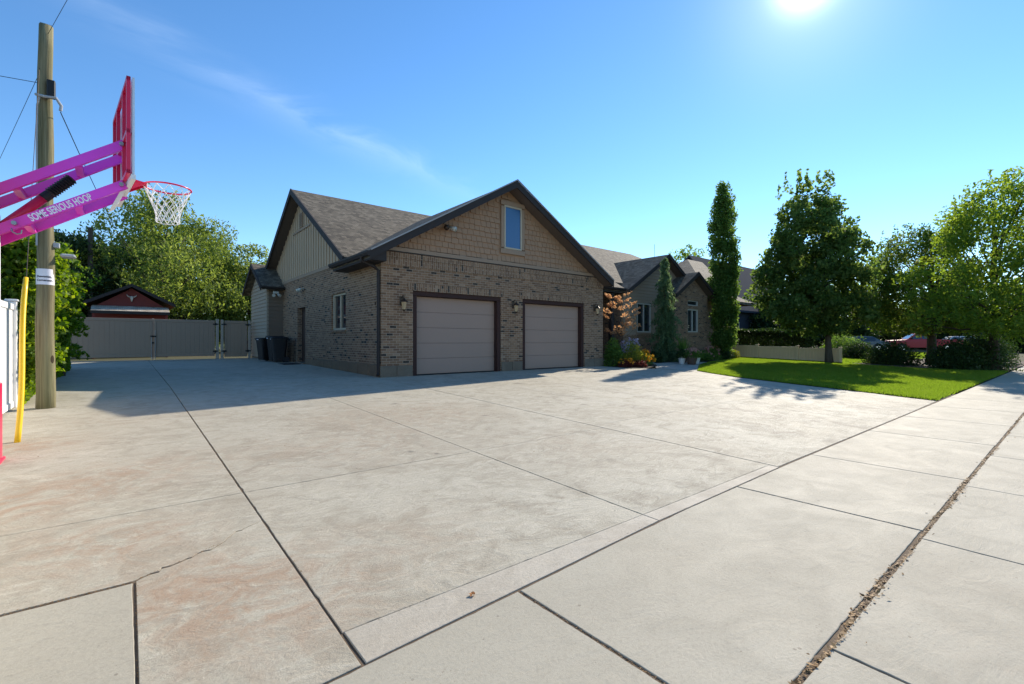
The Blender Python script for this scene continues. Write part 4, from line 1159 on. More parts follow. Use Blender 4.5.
# ================================================================ UTILITY POLE
UPX, UPY = -1.0, 10.75
up = thing('utility_pole', (UPX, UPY, g(UPY)), 'weathered greenish wooden utility pole with white sign rising from driveway edge', 'utility pole')
pts = [(UPX+0.008*math.sin(i*1.3), UPY, g(UPY)-0.15+i*0.40) for i in range(16)] + [(UPX+0.01, UPY, 6.50)]
part('pole', MB().tube(pts, [0.120-0.0021*i for i in range(len(pts))], 26), M['polewood'], up, smooth=True)
part('pole_cap', MB().prism([(UPX-0.06,UPY-0.05,6.505),(UPX+0.08,UPY-0.05,6.503),(UPX+0.08,UPY+0.05,6.503),(UPX-0.06,UPY+0.05,6.505)], (0,0,0.012)), M['steel'], up)
def conv(u_off, z): return (UPX+u_off, UPY-0.15, z)
jb = part('junction_box', MB().bbox(UPX+0.03,UPX+0.13,UPY-0.18,UPY-0.07,5.30,5.58,0.01), M['black'], up)
part('bracket', MB().tube([(UPX-0.10,UPY-0.09,5.32),(UPX+0.0,UPY-0.19,5.28),(UPX+0.14,UPY-0.18,5.30),(UPX+0.20,UPY-0.15,5.20),(UPX+0.19,UPY-0.15,5.12)], 0.022, 8), M['grey'], jb)
part('conduit', MB().tube([(UPX-0.05,UPY-0.12,5.30),(UPX-0.085,UPY-0.10,5.15),(UPX-0.09,UPY-0.095,4.6),(UPX-0.085,UPY-0.10,3.6),(UPX-0.09,UPY-0.095,2.9)], 0.013, 6), M['grey'], up)
part('weather_light', MB().bbox(UPX+0.09,UPX+0.17,UPY-0.05,UPY+0.05,2.9,2.98).bbox(UPX+0.17,UPX+0.36,UPY-0.02,UPY+0.2,2.76,2.82,0.02), M['grey'], up)
# curved sign plate wrapped on the pole
def rotxy(a, r): return (UPX+r*math.cos(a), UPY+r*math.sin(a))
facing = math.atan2(-UPY, -UPX)
def curved_plate(a0, a1, z0, z1, r0, r1, n=14):
    mb = MB(); vs = []
    for i in range(n+1):
        a = a0+(a1-a0)*i/n
        for (r, z) in ((r0,z0),(r1,z0),(r1,z1),(r0,z1)):
            x, y = rotxy(a, r); vs.append((x, y, z))
    fs = [(i*4+k, i*4+(k+1)%4, (i+1)*4+(k+1)%4, (i+1)*4+k) for i in range(n) for k in range(4)]+[(0,3,2,1), tuple(n*4+k for k in range(4))]
    return mb.add(vs, fs)
PR = 0.1085
sg = part('pole_sign', curved_plate(facing-1.30, facing+1.25, 2.28, 2.535, PR+0.001, PR+0.005), M['sign'], up)
def text_mesh(txt, size, bold=0.0, extrude=0.001):
    cu = bpy.data.curves.new('txt', 'FONT'); cu.body = txt; cu.size = size; cu.extrude = extrude; cu.offset = bold; cu.resolution_u = 3
    ob = bpy.data.objects.new('txt', cu); COL.objects.link(ob)
    bpy.context.view_layer.update()
    dg_ = bpy.context.evaluated_depsgraph_get(); me = bpy.data.meshes.new_from_object(ob.evaluated_get(dg_))
    V = [tuple(v.co) for v in me.vertices]; Fc = [tuple(p.vertices) for p in me.polygons]
    bpy.data.objects.remove(ob); bpy.data.curves.remove(cu); bpy.data.meshes.remove(me)
    return V, Fc
for k, (txt, z) in enumerate((('Dewaskin,', 2.395), ('Comenser,', 2.335))):
    V, Fc = text_mesh(txt, 0.046, 0.0016)
    w_ = max(v[0] for v in V)
    vs = []
    for (x, y, zz) in V:
        a = facing-0.98+x/(PR+0.006)   # reads left to right as seen from the driveway
        X, Y = rotxy(a, PR+0.0062+zz); vs.append((X, Y, z+y))
    part('lettering', MB().add(vs, Fc), M['ink'], sg)
# guy wire with its yellow guard
gwy = thing('guy_wire', (-0.97, 7.9, g(7.9)), 'steel guy wire with tall yellow guard anchored beside the driveway', 'guy wire')
A0 = Vector((-0.97, 7.9, g(7.9)-0.03)); A1 = Vector((-0.985, 8.70, 2.19)); A2 = Vector((-1.06, 10.66, 5.75))
part('guard', MB().tube([A0+(A1-A0)*(k/12.0)+Vector((0.012*math.sin(k*0.5),0,0)) for k in range(13)], [0.028]*12+[0.024], 12), M['yellow'], gwy, smooth=True)
part('wire', MB().tube([A1-(A1-A0)*0.05, A1+(A2-A1)*0.3, A2], 0.004, 6), M['bronze'], gwy)
part('anchor_rod', MB().tube([A0, A0+Vector((0.0,-0.02,-0.05))], 0.02, 8), M['steel'], gwy)
def wire(a, b, sag, r, label):
    a = Vector(a); b = Vector(b); pts = [a+(b-a)*t_-Vector((0,0,sag*4*t_*(1-t_))) for t_ in [k/14 for k in range(15)]]
    return tag(MB().tube(pts, r, 5).build('overhead_wire', M['black'], origin=pts[0]), label, 'wire', 'overhead wires at the utility pole')
wire((UPX-0.05,UPY,5.55), (-22,16,6.0), 0.1, 0.005, 'thin level wire leaving the pole to the left just above its black box')
wire((UPX+0.02,UPY,6.35), (6.5,-16,9.5), 0.25, 0.0035, 'thin wire rising from the pole top towards the street')
wire((-6.5,32,3.6), (UPX-0.02,UPY+0.1,5.95), 0.2, 0.004, 'thin slack wire slanting down left behind the pole')
wire((UPX+0.19,UPY-0.15,5.1), (1.0,30,4.2), 0.35, 0.007, 'cable dropping from the black box towards the shed')

# second, distant pole
op = thing('utility_pole', (-1.6, 38, 0.54), 'slim dark far-off pole among the trees behind the vines', 'utility pole')
part('pole', MB().tube([(-1.6,38,0.5),(-1.6,38,4),(-1.6,38,8.2)], [0.16,0.14,0.12], 10), M['bark'], op)

# ================================================================ WHITE FENCE at left edge
wf = thing('white_fence', (-1.42, 9.5, g(9.5)), 'tall bright white vinyl privacy fence along the left edge', 'fence')
y = 2.0
ends = [2.0, 4.35, 6.7, 8.95, 11.1]
for i, yy in enumerate(ends):
    z0 = g(yy); part('post', MB().bbox(-1.48, -1.36, yy-0.06, yy+0.06, z0-0.05, z0+1.72, 0.008).bbox(-1.50,-1.34,yy-0.08,yy+0.08,z0+1.72,z0+1.76,0.01), M['white'], wf)
    if i:
        y0, y1 = ends[i-1]+0.062, yy-0.062; p = MB(); n = int((y1-y0)/0.16); s = (y1-y0)/n
        for k in range(n): p.bbox(-1.435,-1.405,y0+k*s+0.002,y0+(k+1)*s-0.002,z0+0.1,z0+1.58,0.004)
        part('board_panel', p, M['white'], wf)
        part('rail', MB().bbox(-1.45,-1.39,y0,y1,z0+1.58,z0+1.68,0.006), M['white'], wf)
        part('rail', MB().bbox(-1.45,-1.39,y0,y1,z0+0.0,z0+0.1,0.006), M['white'], wf)

# ================================================================ BASKETBALL HOOP
bh = thing('basketball_hoop', (-1.05, 6.95, g(6.95)), 'crimson basketball hoop with flare-tinted magenta arms and white net reaching over driveway', 'basketball hoop')
bp_ = part('pole', MB().bbox(-1.13, -0.975, 6.85, 7.01, g(6.9)+0.02, 2.66, 0.02), M['white'], bh)
part('pole_base_flare_tint', MB().bbox(-1.20, -0.950, 6.78, 7.08, g(6.9)-0.01, g(6.9)+0.03, 0.008).bbox(-1.145,-0.965,6.84,7.02,g(6.9)+0.03,0.95,0.01), M['crimson'], bh)  # red flange, plus a crimson sleeve that paints flare tint on the lower pole
part('bolt', MB().tube([(-0.97,6.82,g(6.9)+0.03),(-0.97,6.82,g(6.9)+0.08)], 0.016, 8), M['steel'], bh)
# arms: upper pair and lower pair
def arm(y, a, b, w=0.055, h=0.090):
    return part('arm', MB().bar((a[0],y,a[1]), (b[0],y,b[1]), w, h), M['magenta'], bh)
UA = (-1.9, 2.15), (0.0, 3.53); LA = (-1.9, 1.80), (0.0, 3.09)
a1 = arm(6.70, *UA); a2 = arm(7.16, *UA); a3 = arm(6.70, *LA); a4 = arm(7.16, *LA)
def lerp(a, b, t_): return (a[0]+(b[0]-a[0])*t_, a[1]+(b[1]-a[1])*t_)
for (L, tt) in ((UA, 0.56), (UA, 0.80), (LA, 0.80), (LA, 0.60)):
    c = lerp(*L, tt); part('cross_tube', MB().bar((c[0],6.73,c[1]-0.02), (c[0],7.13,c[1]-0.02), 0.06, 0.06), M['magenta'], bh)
for (L, tt) in ((UA, 0.985), (LA, 0.985), (LA, 0.56)):
    c = lerp(*L, tt); part('bolt', MB().tube([(c[0],6.62,c[1]),(c[0],6.67,c[1])], 0.020, 10), M['steel'], bh)
# gas strut / spring
sA = Vector((-0.90, 6.93, 2.585)); sB = Vector((-0.44, 6.93, 3.12)); md_ = sA+(sB-sA)*0.52
part('strut', MB().tube([sA-(sB-sA)*0.3, md_], 0.045, 14), M['crimson'], bh, smooth=True)
spts = []; rr = []
for k in range(27):
    spts.append(md_+(sB-md_)*(k/26.0)); rr.append(0.047 if (k < 6) else (0.060 if k % 2 else 0.045))
part('spring_boot', MB().tube(spts, rr, 14), M['black'], bh)
part('hook', MB().tube([(-0.86,6.68,2.48),(-0.85,6.66,2.44),(-0.82,6.66,2.42),(-0.79,6.66,2.43),(-0.785,6.66,2.465)], 0.006, 8), M['steel'], bh)
# lettering on the near lower arm (facing -Y)
V, Fc = text_mesh("SOME SERIOUS HOOP", 0.098, 0.0025, 0.001)
wtx = max(v[0] for v in V)
dl = Vector((LA[1][0]-LA[0][0], 0, LA[1][1]-LA[0][1])).normalized(); nl_ = Vector((-dl.z, 0, dl.x))
P0 = Vector((-0.735, 6.70-0.0290, 0)); tt = (P0.x-LA[0][0])/(LA[1][0]-LA[0][0]); P0.z = LA[0][1]+(LA[1][1]-LA[0][1])*tt
L_ = 0.555/wtx
vs = [P0+dl*(v[0]*L_)+nl_*(v[1]*0.98-0.034)+Vector((0,-v[2],0)) for v in V]
part('lettering', MB().add([tuple(p) for p in vs], Fc), M['lettering'], a3)
# backboard, turned a few degrees
bn = Vector((0.03, 6.29, 0)); bf = Vector((-0.10, 7.71, 0)); bd = (bf-bn).normalized(); bo = Vector((bd.y, -bd.x, 0))
BZ0, BZ1 = 3.11, 4.115
def bpt(s_, o_, z_): p = bn+bd*s_+bo*o_; return (p.x, p.y, z_)
BW = (bf-bn).length
brd = part('backboard', MB().prism([bpt(0,0.03,BZ0),bpt(BW,0.03,BZ0),bpt(BW,0.03,BZ1),bpt(0,0.03,BZ1)], tuple(bo*0.02)), M['acrylic'], bh)
def fbar(p, q, w=0.04, h=0.034): return MB().bar(p, q, w, h, up=tuple(bo))
for s0, s1, z0, z1 in ((0.02,0.02,BZ0,BZ1),(BW-0.02,BW-0.02,BZ0,BZ1),(0.0,BW,BZ0+0.02,BZ0+0.02),(0.0,BW,BZ1-0.02,BZ1-0.02),(0.40,0.40,BZ0,BZ1),(0.98,0.98,BZ0,BZ1),(0.0,BW,3.55,3.55)):
    part('backboard_frame', fbar(bpt(s0,0,z0), bpt(s1,0,z1)), M['crimson'], brd)
# diagonal white pad under the board
part('board_pad', MB().prism([bpt(0.55,-0.0,BZ0-0.02),bpt(0.86,-0.0,BZ0-0.02),bpt(0.86,0.06,BZ0+0.03),bpt(0.55,0.06,BZ0+0.03)], (-0.10,0.05,-0.23)), M['white'], brd)
part('board_pad', MB().prism([bpt(0.0,0.02,BZ0-0.003),bpt(BW,0.02,BZ0-0.003),bpt(BW,0.06,BZ0-0.003),bpt(0.0,0.06,BZ0-0.003)], (0,0,-0.05)), M['white'], brd)
# rim and net
rc = Vector((0.40, 7.02, 3.21)); RR = 0.235
rim = part('rim', MB().tube([(rc.x+RR*math.cos(a), rc.y+RR*math.sin(a), rc.z) for a in [2*math.pi*k/40 for k in range(41)]], 0.010, 8), M['crimson'], bh, smooth=True)
part('rim_bracket', MB().prism([(0.02,6.93,3.24),(0.02,7.11,3.24),(0.20,7.09,3.215),(0.20,6.95,3.215)], (0,0,-0.015)).prism([(0.03,6.94,3.23),(0.20,6.96,3.205),(0.03,6.96,3.10)], (0,0.012,0)).prism([(0.03,7.09,3.23),(0.20,7.08,3.205),(0.03,7.08,3.10)], (0,0.012,0)), M['crimson'], rim)
nt = MB(); NS = 12; LV = 6
def npt(k, lv):
    t_ = lv/LV; r = RR*(1-t_)**1.0*0.98+0.115*t_ if t_ < 1 else 0.115
    r = RR*0.98+(0.118-RR*0.98)*min(1, t_*1.35); a = 2*math.pi*(k+0.5*(lv % 2))/NS
    return (rc.x+r*math.cos(a), rc.y+r*math.sin(a), rc.z-0.012-0.40*t_)
for k in range(NS):
    for lv in range(LV):
        p = npt(k, lv); q1 = npt(k if lv % 2 == 0 else k+1, lv+1); q2 = npt(k-1 if lv % 2 == 0 else k, lv+1)
        nt.tube([p, q1], 0.0045, 5, False); nt.tube([p, q2], 0.0045, 5, False)
for k in range(NS): nt.tube([npt(k, LV), npt(k+1, LV)], 0.0045, 5, False)
part('net', nt, M['net'], rim)

# ================================================================ LOW TAN FENCE
def low_fence():
    t = thing('low_fence', (29.0, 11, g(11)), 'low tan vinyl fence with four posts across the lawn edge', 'fence')
    ys_ = [8.15, 10.2, 12.35, 14.6]
    for i, yy in enumerate(ys_):
        z0 = g(yy); part('post', MB().bbox(28.93,29.07,yy-0.07,yy+0.07,z0-0.02,z0+0.82,0.01).bbox(28.91,29.09,yy-0.09,yy+0.09,z0+0.82,z0+0.85,0.01), M['tanfence'], t)
        if i:
            y0, y1 = ys_[i-1]+0.072, yy-0.072; n = 13; s = (y1-y0)/n; p = MB(); z0 = g((y0+y1)/2)
            for k in range(n): p.bbox(28.985,29.015,y0+k*s+0.002,y0+(k+1)*s-0.002,z0+0.06,z0+0.68,0.004)
            part('board_panel', p, M['tanfence'], t)
            part('rail', MB().bbox(28.97,29.03,y0,y1,z0+0.68,z0+0.76,0.006).bbox(28.97,29.03,y0,y1,z0-0.01,z0+0.06,0.006), M['tanfence'], t)
low_fence()

# ================================================================ VEGETATION
GREEN = [(0.022,0.050,0.010),(0.040,0.080,0.014),(0.062,0.110,0.020),(0.095,0.14,0.028)]
M['l_maple'] = leaf_mat('leaf_maple', [(0.042,0.080,0.020),(0.075,0.128,0.030),(0.16,0.215,0.065)], 0.55, 0.45)
M['l_col'] = leaf_mat('leaf_columnar', [(0.045,0.095,0.022),(0.075,0.14,0.03),(0.13,0.20,0.05)], 0.55, 0.45)
M['l_spruce'] = leaf_mat('leaf_spruce', [(0.05,0.09,0.042),(0.085,0.14,0.062),(0.15,0.21,0.09)], 0.35, 0.6)
M['l_gold'] = leaf_mat('leaf_goldgreen', [(0.040,0.080,0.016),(0.070,0.125,0.022),(0.15,0.16,0.035)], 0.5, 0.5)
M['l_bright'] = leaf_mat('leaf_bright', [(0.070,0.13,0.022),(0.11,0.18,0.03),(0.18,0.24,0.045)], 0.57, 0.45)
M['l_jap'] = leaf_mat('leaf_copper', [(0.42,0.20,0.09),(0.58,0.32,0.15),(0.70,0.45,0.24)], 0.5, 0.6, (0.9,0.5,0.22))
M['l_bg'] = leaf_mat('leaf_background', [(0.045,0.08,0.016),(0.08,0.12,0.024),(0.13,0.17,0.04)], 0.44, 0.5)
M['l_willow'] = leaf_mat('leaf_willow', [(0.08,0.125,0.030),(0.13,0.185,0.04),(0.20,0.25,0.07)], 0.46, 0.5)
M['l_dark'] = leaf_mat('leaf_dark', [(0.014,0.034,0.010),(0.026,0.052,0.014),(0.045,0.08,0.018)], 0.25, 0.5)
M['l_vine'] = leaf_mat('leaf_vine', [(0.045,0.095,0.012),(0.085,0.155,0.018),(0.16,0.24,0.03),(0.32,0.27,0.06)], 0.5, 0.4)
M['l_shrub'] = leaf_mat('leaf_shrub', [(0.045,0.095,0.022),(0.08,0.15,0.03),(0.14,0.21,0.045)], 0.45, 0.5)
M['l_yell'] = leaf_mat('leaf_yellow', [(0.09,0.12,0.02),(0.16,0.19,0.03),(0.26,0.26,0.05)], 0.4, 0.5)
M['fl_red'] = leaf_mat('petal_red', [(0.35,0.02,0.02),(0.50,0.06,0.05),(0.55,0.16,0.10)], 0.3, 0.6, (0.6,0.1,0.05))
M['fl_orange'] = leaf_mat('petal_orange', [(0.65,0.20,0.01),(0.75,0.34,0.02),(0.8,0.5,0.05)], 0.3, 0.6, (0.8,0.4,0.02))
M['fl_lilac'] = leaf_mat('petal_lilac', [(0.36,0.28,0.42),(0.52,0.44,0.58),(0.66,0.62,0.70)], 0.3, 0.6, (0.6,0.5,0.65))
M['fl_pink'] = leaf_mat('petal_pink', [(0.45,0.12,0.14),(0.55,0.28,0.24),(0.60,0.42,0.34)], 0.3, 0.6, (0.6,0.3,0.2))
M['l_redd'] = leaf_mat('leaf_burgundy', [(0.06,0.012,0.012),(0.11,0.025,0.02),(0.16,0.045,0.03)], 0.3, 0.5, (0.3,0.05,0.03))

def rand_dirs(n, rs):
    v = rs.normal(size=(n, 3)); return v/np.linalg.norm(v, axis=1, keepdims=True)
def leaf_cloud(name, P, size, mat, rs, parent=None, origin=(0,0,0), aspect=0.5, droop=0.3, lcbase=None, svar=0.35):
    n = len(P); d = rand_dirs(n, rs); d[:,2] -= droop; d /= np.linalg.norm(d, axis=1, keepdims=True)
    r = rand_dirs(n, rs); w = np.cross(d, r); w /= np.maximum(np.linalg.norm(w, axis=1, keepdims=True), 1e-6)
    s = size*(1+rs.uniform(-svar, svar, n))
    lc = rs.uniform(0, 1, n)*0.6+(lcbase if lcbase is not None else 0.2)
    return quads_mesh(name, P, d*(s*0.5)[:,None], w*(s*0.5*aspect)[:,None], lc, mat, parent, origin)

def crown_points(base, prof, n_cl, per, cr, rs, squash=0.75, inner=0.35, lean=(0,0), uneven=1.0):
    """clumps of leaves inside an uneven envelope. prof = [(z, radius)...]; returns points, clump tint, clump centres"""
    zs_ = [p[0] for p in prof]; rs__ = [p[1] for p in prof]
    zz = np.linspace(zs_[0], zs_[-1], 200); rad = np.interp(zz, zs_, rs__); w = (rad+0.15)**1.6; w /= w.sum()
    cz = rs.choice(zz, n_cl, p=w); ang = rs.uniform(0, 2*np.pi, n_cl)
    ph = rs.uniform(0, 6.28, 6)
    env = np.interp(cz, zs_, rs__)*(1+uneven*(0.16*np.sin(2*ang+ph[0]+cz*0.9)+0.12*np.sin(3*ang+ph[1]-cz*1.7)+0.10*np.sin(5*ang+ph[2]+cz*2.3)))
    f = inner+(1-inner)*np.sqrt(rs.uniform(0, 1, n_cl))
    rr_ = np.maximum(env*f-cr*0.35, 0)
    h0 = zs_[0]; hh = zs_[-1]-h0
    C_ = np.stack([base[0]+rr_*np.cos(ang)+lean[0]*(cz-h0)/hh, base[1]+rr_*np.sin(ang)+lean[1]*(cz-h0)/hh, base[2]+cz], 1)
    crs = cr*rs.uniform(0.55, 1.25, n_cl)*np.clip(np.interp(cz, zs_, rs__)/max(rs__)*1.4+0.25, 0.4, 1.0)
    P = []; T_ = []
    for c, r in zip(C_, crs):
        k = max(3, int(per*(r/cr)**2)); d = rand_dirs(k, rs); q = r*rs.uniform(0.25, 1, k)**0.6
        pts_ = c+d*q[:,None]*np.array([1, 1, squash]); P.append(pts_); T_.append(np.full(k, rs.uniform(0, 0.4)))
    return np.concatenate(P), np.concatenate(T_), C_
def trunk_mesh(base, h, r0, centres, rs, lean=(0,0), n_limb=24, z_first=0.25):
    mb = MB(); n = 10; pts = []
    for i in range(n+1):
        t_ = i/n; pts.append((base[0]+lean[0]*t_+0.05*math.sin(i*1.7)*t_, base[1]+lean[1]*t_+0.05*math.cos(i*2.1)*t_, base[2]-0.1+h*t_))
    mb.tube(pts, [r0*(1.35 if i == 0 else 1)*(1-0.85*i/n) for i in range(n+1)], 10)
    idx = rs.permutation(len(centres))[:n_limb]
    for c in centres[idx]:
        tz = np.clip(((c[2]-base[2])/h)*0.62, z_first, 0.92); k = tz*n; i = int(k)
        a = Vector(pts[i]).lerp(Vector(pts[min(n, i+1)]), k-i); c = Vector(c)
        m_ = a.lerp(c, 0.5)+Vector((0, 0, -0.12*(c-a).length*0.3)); r = r0*0.32*(1-tz*0.6)
        mb.tube([a, a.lerp(m_, 0.5)+Vector((0,0,0.06)), m_, m_.lerp(c, 0.55), c], [r, r*0.8, r*0.6, r*0.4, r*0.15], 5)
    return mb
def tree(name, base, prof, h, r0, n_cl, per, cr, lsize, mat, label, cat='tree', group=None, seed=1, bark='bark', lean=(0,0), squash=0.75, inner=0.35, aspect=0.5, droop=0.3, limbs=24, extra=None, leafname='crown', off=(0,0), uneven=1.0):
    rs = np.random.default_rng(seed)
    t = thing(name, base, label, cat, group)
    P, T_, C_ = crown_points((base[0]+off[0], base[1]+off[1], base[2]), prof, n_cl, per, cr, rs, squash, inner, lean, uneven)
    if extra is not None: P = np.concatenate([P, extra]); T_ = np.concatenate([T_, np.full(len(extra), .25)])
    leaf_cloud(leafname, P, lsize, mat, rs, t, base, aspect, droop, T_)
    part('trunk', trunk_mesh(base, h, r0, C_, rs, lean, limbs), M[bark], t, smooth=True)
    return t
def loc(x, y): return (x, y, g(y))

def shoots(cx, cy, z0, n, seed, sp=0.9, hh=(0.5,1.3), dens=26):
    """thin upright leafy leaders at a crown's top"""
    rs = np.random.default_rng(seed); P = []
    for _ in range(n):
        x, y = cx+rs.normal(0, sp*0.5), cy+rs.normal(0, sp*0.5); H_ = rs.uniform(*hh); k = int(dens*H_)
        t_ = rs.uniform(0, 1, k); P.append(np.stack([x+rs.normal(0,.06,k)*(1.3-t_), y+rs.normal(0,.06,k)*(1.3-t_), z0+H_*t_], 1))
    return np.concatenate(P)
b = loc(28.3, 8.45)
tree('maple_tree', b, [(1.6,1.0),(2.3,2.4),(3.4,2.65),(5.0,2.55),(6.5,2.15),(8.0,1.4),(9.0,0.8),(9.6,0.35)], 8.6, 0.17, 400, 105, 0.52, 0.17, M['l_maple'],
     'broad dark green maple tree with bare upright leaders on the front lawn', seed=3, uneven=0.6, off=(-0.50,0.40), lean=(-0.35,0.25), extra=shoots(b[0]-0.75, b[1]+.6, b[2]+8.9, 16, 8, 1.0, (0.5,1.4), 26), limbs=34, aspect=0.75)
b = (26.6, 13.2, g(13.2))
tree('columnar_tree', b, [(0.35,0.45),(1.2,0.72),(3,0.84),(6,0.82),(8.4,0.68),(9.5,0.45),(10.0,0.25)], 9.6, 0.12, 520, 72, 0.27, 0.125, M['l_col'],
     'tall narrow columnar tree at the far front corner of the brick house', seed=5, limbs=12, aspect=0.7, inner=0.2, uneven=0.6, squash=1.5, extra=shoots(26.6, 13.2, 9.9, 9, 77, 0.35, (0.3,0.7), 30))
# gold-green tree in the shrub bed
b = loc(33.6, 5.25)
tree('ornamental_tree', b, [(1.75,1.2),(2.2,2.8),(3.2,3.3),(4.5,2.9),(5.9,2.1),(7.1,1.1),(7.7,0.4)], 7.0, 0.24, 260, 150, 0.60, 0.15, M['l_gold'],
     'loose rounded tree with browning leaf tips standing in the shrub bed', seed=7, off=(-0.7,0.75), uneven=0.7, extra=shoots(b[0]-.5, b[1]+.5, b[2]+6.7, 12, 9, 1.5, (0.4,0.9), 22), limbs=40)
b = (30.8, 2.65, g(2.65))
tree('shade_tree', b, [(1.6,1.6),(2.2,2.9),(3.4,3.4),(5.2,3.3),(6.6,2.7),(7.7,1.6),(8.6,0.5)], 7.9, 0.22, 360, 115, 0.62, 0.15, M['l_bright'],
     'bright yellow-green shade tree overhanging the sidewalk at the right edge', seed=12, limbs=40, uneven=0.7, off=(-2.2,-0.85), extra=shoots(b[0]-2.2, b[1]-0.85, 7.1, 22, 19, 2.4, (0.5,1.3), 24))

# weeping spruce: drooping tiers of short needles
def spruce(base, h, label, seed):
    rs = np.random.default_rng(seed); t = thing('weeping_spruce', base, label, 'tree'); P = []; Dv = []
    tr_ = MB(); pts = [(base[0]+0.10*math.sin(k*0.5)*k/12, base[1], base[2]+h*k/12) for k in range(13)]
    tr_.tube(pts, [0.09*(1-0.9*k/12) for k in range(13)], 8)
    nb = 250
    for i in range(nb):
        t_ = (i+rs.uniform(0,1))/nb; z = base[2]+h*(0.99-0.96*t_); k = min(11, int((z-base[2])/h*12)); cx = pts[k][0]
        L = (0.12+0.98*t_**0.75)*rs.uniform(0.7,1.1)*(0.72+0.40*max(0.0, math.sin(z*7.5))); a = rs.uniform(0, 2*np.pi); m_ = int(30+110*t_)
        s = rs.uniform(0, 1, m_); drop = 0.55*L*s**1.8
        x = cx+np.cos(a)*L*s; y = base[1]+np.sin(a)*L*s; zz = z+0.05*np.sin(s*3)-drop
        hang = rs.uniform(0, 1, m_)**1.5*(0.10+0.22*t_)
        P.append(np.stack([x+rs.normal(0,.035,m_), y+rs.normal(0,.035,m_), np.maximum(zz-hang, base[2]+0.05)], 1))
    P = np.concatenate(P); leaf_cloud('crown', P[::2], 0.17, M['l_spruce'], rs, t, base, 0.28, 1.1, 0.2)
    part('trunk', tr_, M['bark'], t, smooth=True)
spruce(loc(20.75, 13.25), 5.15, 'dark green weeping spruce before the siding gable of the house', 21)

# copper japanese maple: flat layered sprays
def layered(base, label, seed):
    rs = np.random.default_rng(seed); t = thing('japanese_maple', base, label, 'tree'); P = []
    cs = []
    for i in range(34):
        t_ = i/33; z = base[2]+1.35+1.75*t_; a = rs.uniform(0, 2*np.pi); r = (0.78-0.15*t_)*rs.uniform(0.35,1.15)
        c = np.array([base[0]+0.15*t_+r*np.cos(a), base[1]+r*np.sin(a), z]); cs.append(c); k = 36
        rr_ = np.sqrt(rs.uniform(0,1,k))*rs.uniform(0.10,0.24); aa = rs.uniform(0,2*np.pi,k)
        P.append(np.stack([c[0]+rr_*np.cos(aa), c[1]+rr_*np.sin(aa)*0.8, c[2]+rs.normal(0,.025,k)+rr_*0.45*np.cos(aa-a)], 1))
    leaf_cloud('crown', np.concatenate(P), 0.10, M['l_jap'], rs, t, base, 0.5, 0.2, 0.15)
    part('trunk', trunk_mesh(base, 2.6, 0.045, np.array(cs), rs, (0.25,0), 26, 0.3), M['bark'], t, smooth=True)
layered((16.55, 12.95, g(12.95)), 'copper orange japanese maple in the flower bed beside the garage', 31)

# shrubs and flowers -----------------------------------------------
def shrub(name, base, rx, ry, h, n, ls, mat, label, cat='shrub', group=None, seed=1, flowers=None, stem=True, aspect=0.55, droop=0.1, foliage='foliage'):
    rs = np.random.default_rng(seed); t = thing(name, base, label, cat, group)
    ncl = max(8, int(n/60)); d = rand_dirs(ncl, rs); d[:,2] = np.abs(d[:,2]); q = rs.uniform(0.45,0.95,ncl)
    C_ = np.array(base)+d*q[:,None]*np.array([rx, ry, h])*0.85; C_[:,2] = np.maximum(C_[:,2], base[2]+0.08)
    P = []
    for c in C_:
        k = int(n/ncl); v = rand_dirs(k, rs)*(rs.uniform(0.2,1,k)**0.5)[:,None]*min(rx, ry, h)*0.42; P.append(c+v)
    P = np.concatenate(P); P[:,2] = np.maximum(P[:,2], base[2]+0.02)
    leaf_cloud(foliage, P, ls, mat, rs, t, base, aspect, droop, 0.2)
    if stem:
        mb = MB()
        for c in C_[:12]: mb.tube([base, tuple(np.array(base)*0.5+c*0.5+np.array([0,0,-0.05])), tuple(c)], [0.02,0.014,0.006], 5)
        part('stem', mb, M['bark'], t)
    if flowers:
        fm_, fn, fs, zlo = flowers
        out = P[(P[:,2] > base[2]+h*zlo)]
        dd_ = np.linalg.norm((out-np.array(base))/np.array([rx,ry,h]), axis=1); out = out[np.argsort(-dd_)[:max(fn*3, 10)]]
        sel = out[rs.permutation(len(out))[:fn]]
        F_ = np.repeat(sel, 7, axis=0)+rs.normal(0, fs*0.35, (len(sel)*7, 3))
        leaf_cloud('flowers', F_, fs, fm_, rs, t, base, 0.9, -0.3, 0.2)
    return t
FB = 'flower bed plants beside the garage'
shrub('leafy_shrub', loc(15.6,12.35), 0.5,0.45,1.45, 3600, 0.085, M['l_shrub'], 'deep green leafy shrub against the right garage corner', group=FB, seed=41)
shrub('red_shrub', loc(15.65,11.75), 0.40,0.35,0.42, 1600, 0.05, M['l_redd'], 'low burgundy shrub with orange flecks nearest the garage pier', group=FB, seed=42, flowers=(M['fl_orange'],26,0.05,0.4))
shrub('flowering_shrub', loc(16.35,12.0), 0.6,0.55,1.12, 3600, 0.06, M['l_yell'], 'yellow-green feathery plant in the middle of the flower bed', group=FB, seed=43)
shrub('aster_mound', loc(17.6,12.9), 0.85,0.5,1.35, 4200, 0.05, M['l_shrub'], 'mound of pale lilac blossoms sloping down towards the walkway', 'flower', FB, 44, (M['fl_lilac'],150,0.06,0.35))
shrub('aster_mound', loc(16.7,12.5), 0.45,0.4,1.0, 2000, 0.05, M['l_shrub'], 'smaller pale lilac flower clump under the copper tree', 'flower', FB, 45, (M['fl_lilac'],70,0.06,0.5))
shrub('red_shrub', loc(16.1,11.45), 0.34,0.30,0.36, 1400, 0.05, M['l_redd'], 'dark burgundy edging plant along the driveway edge', group=FB, seed=46)
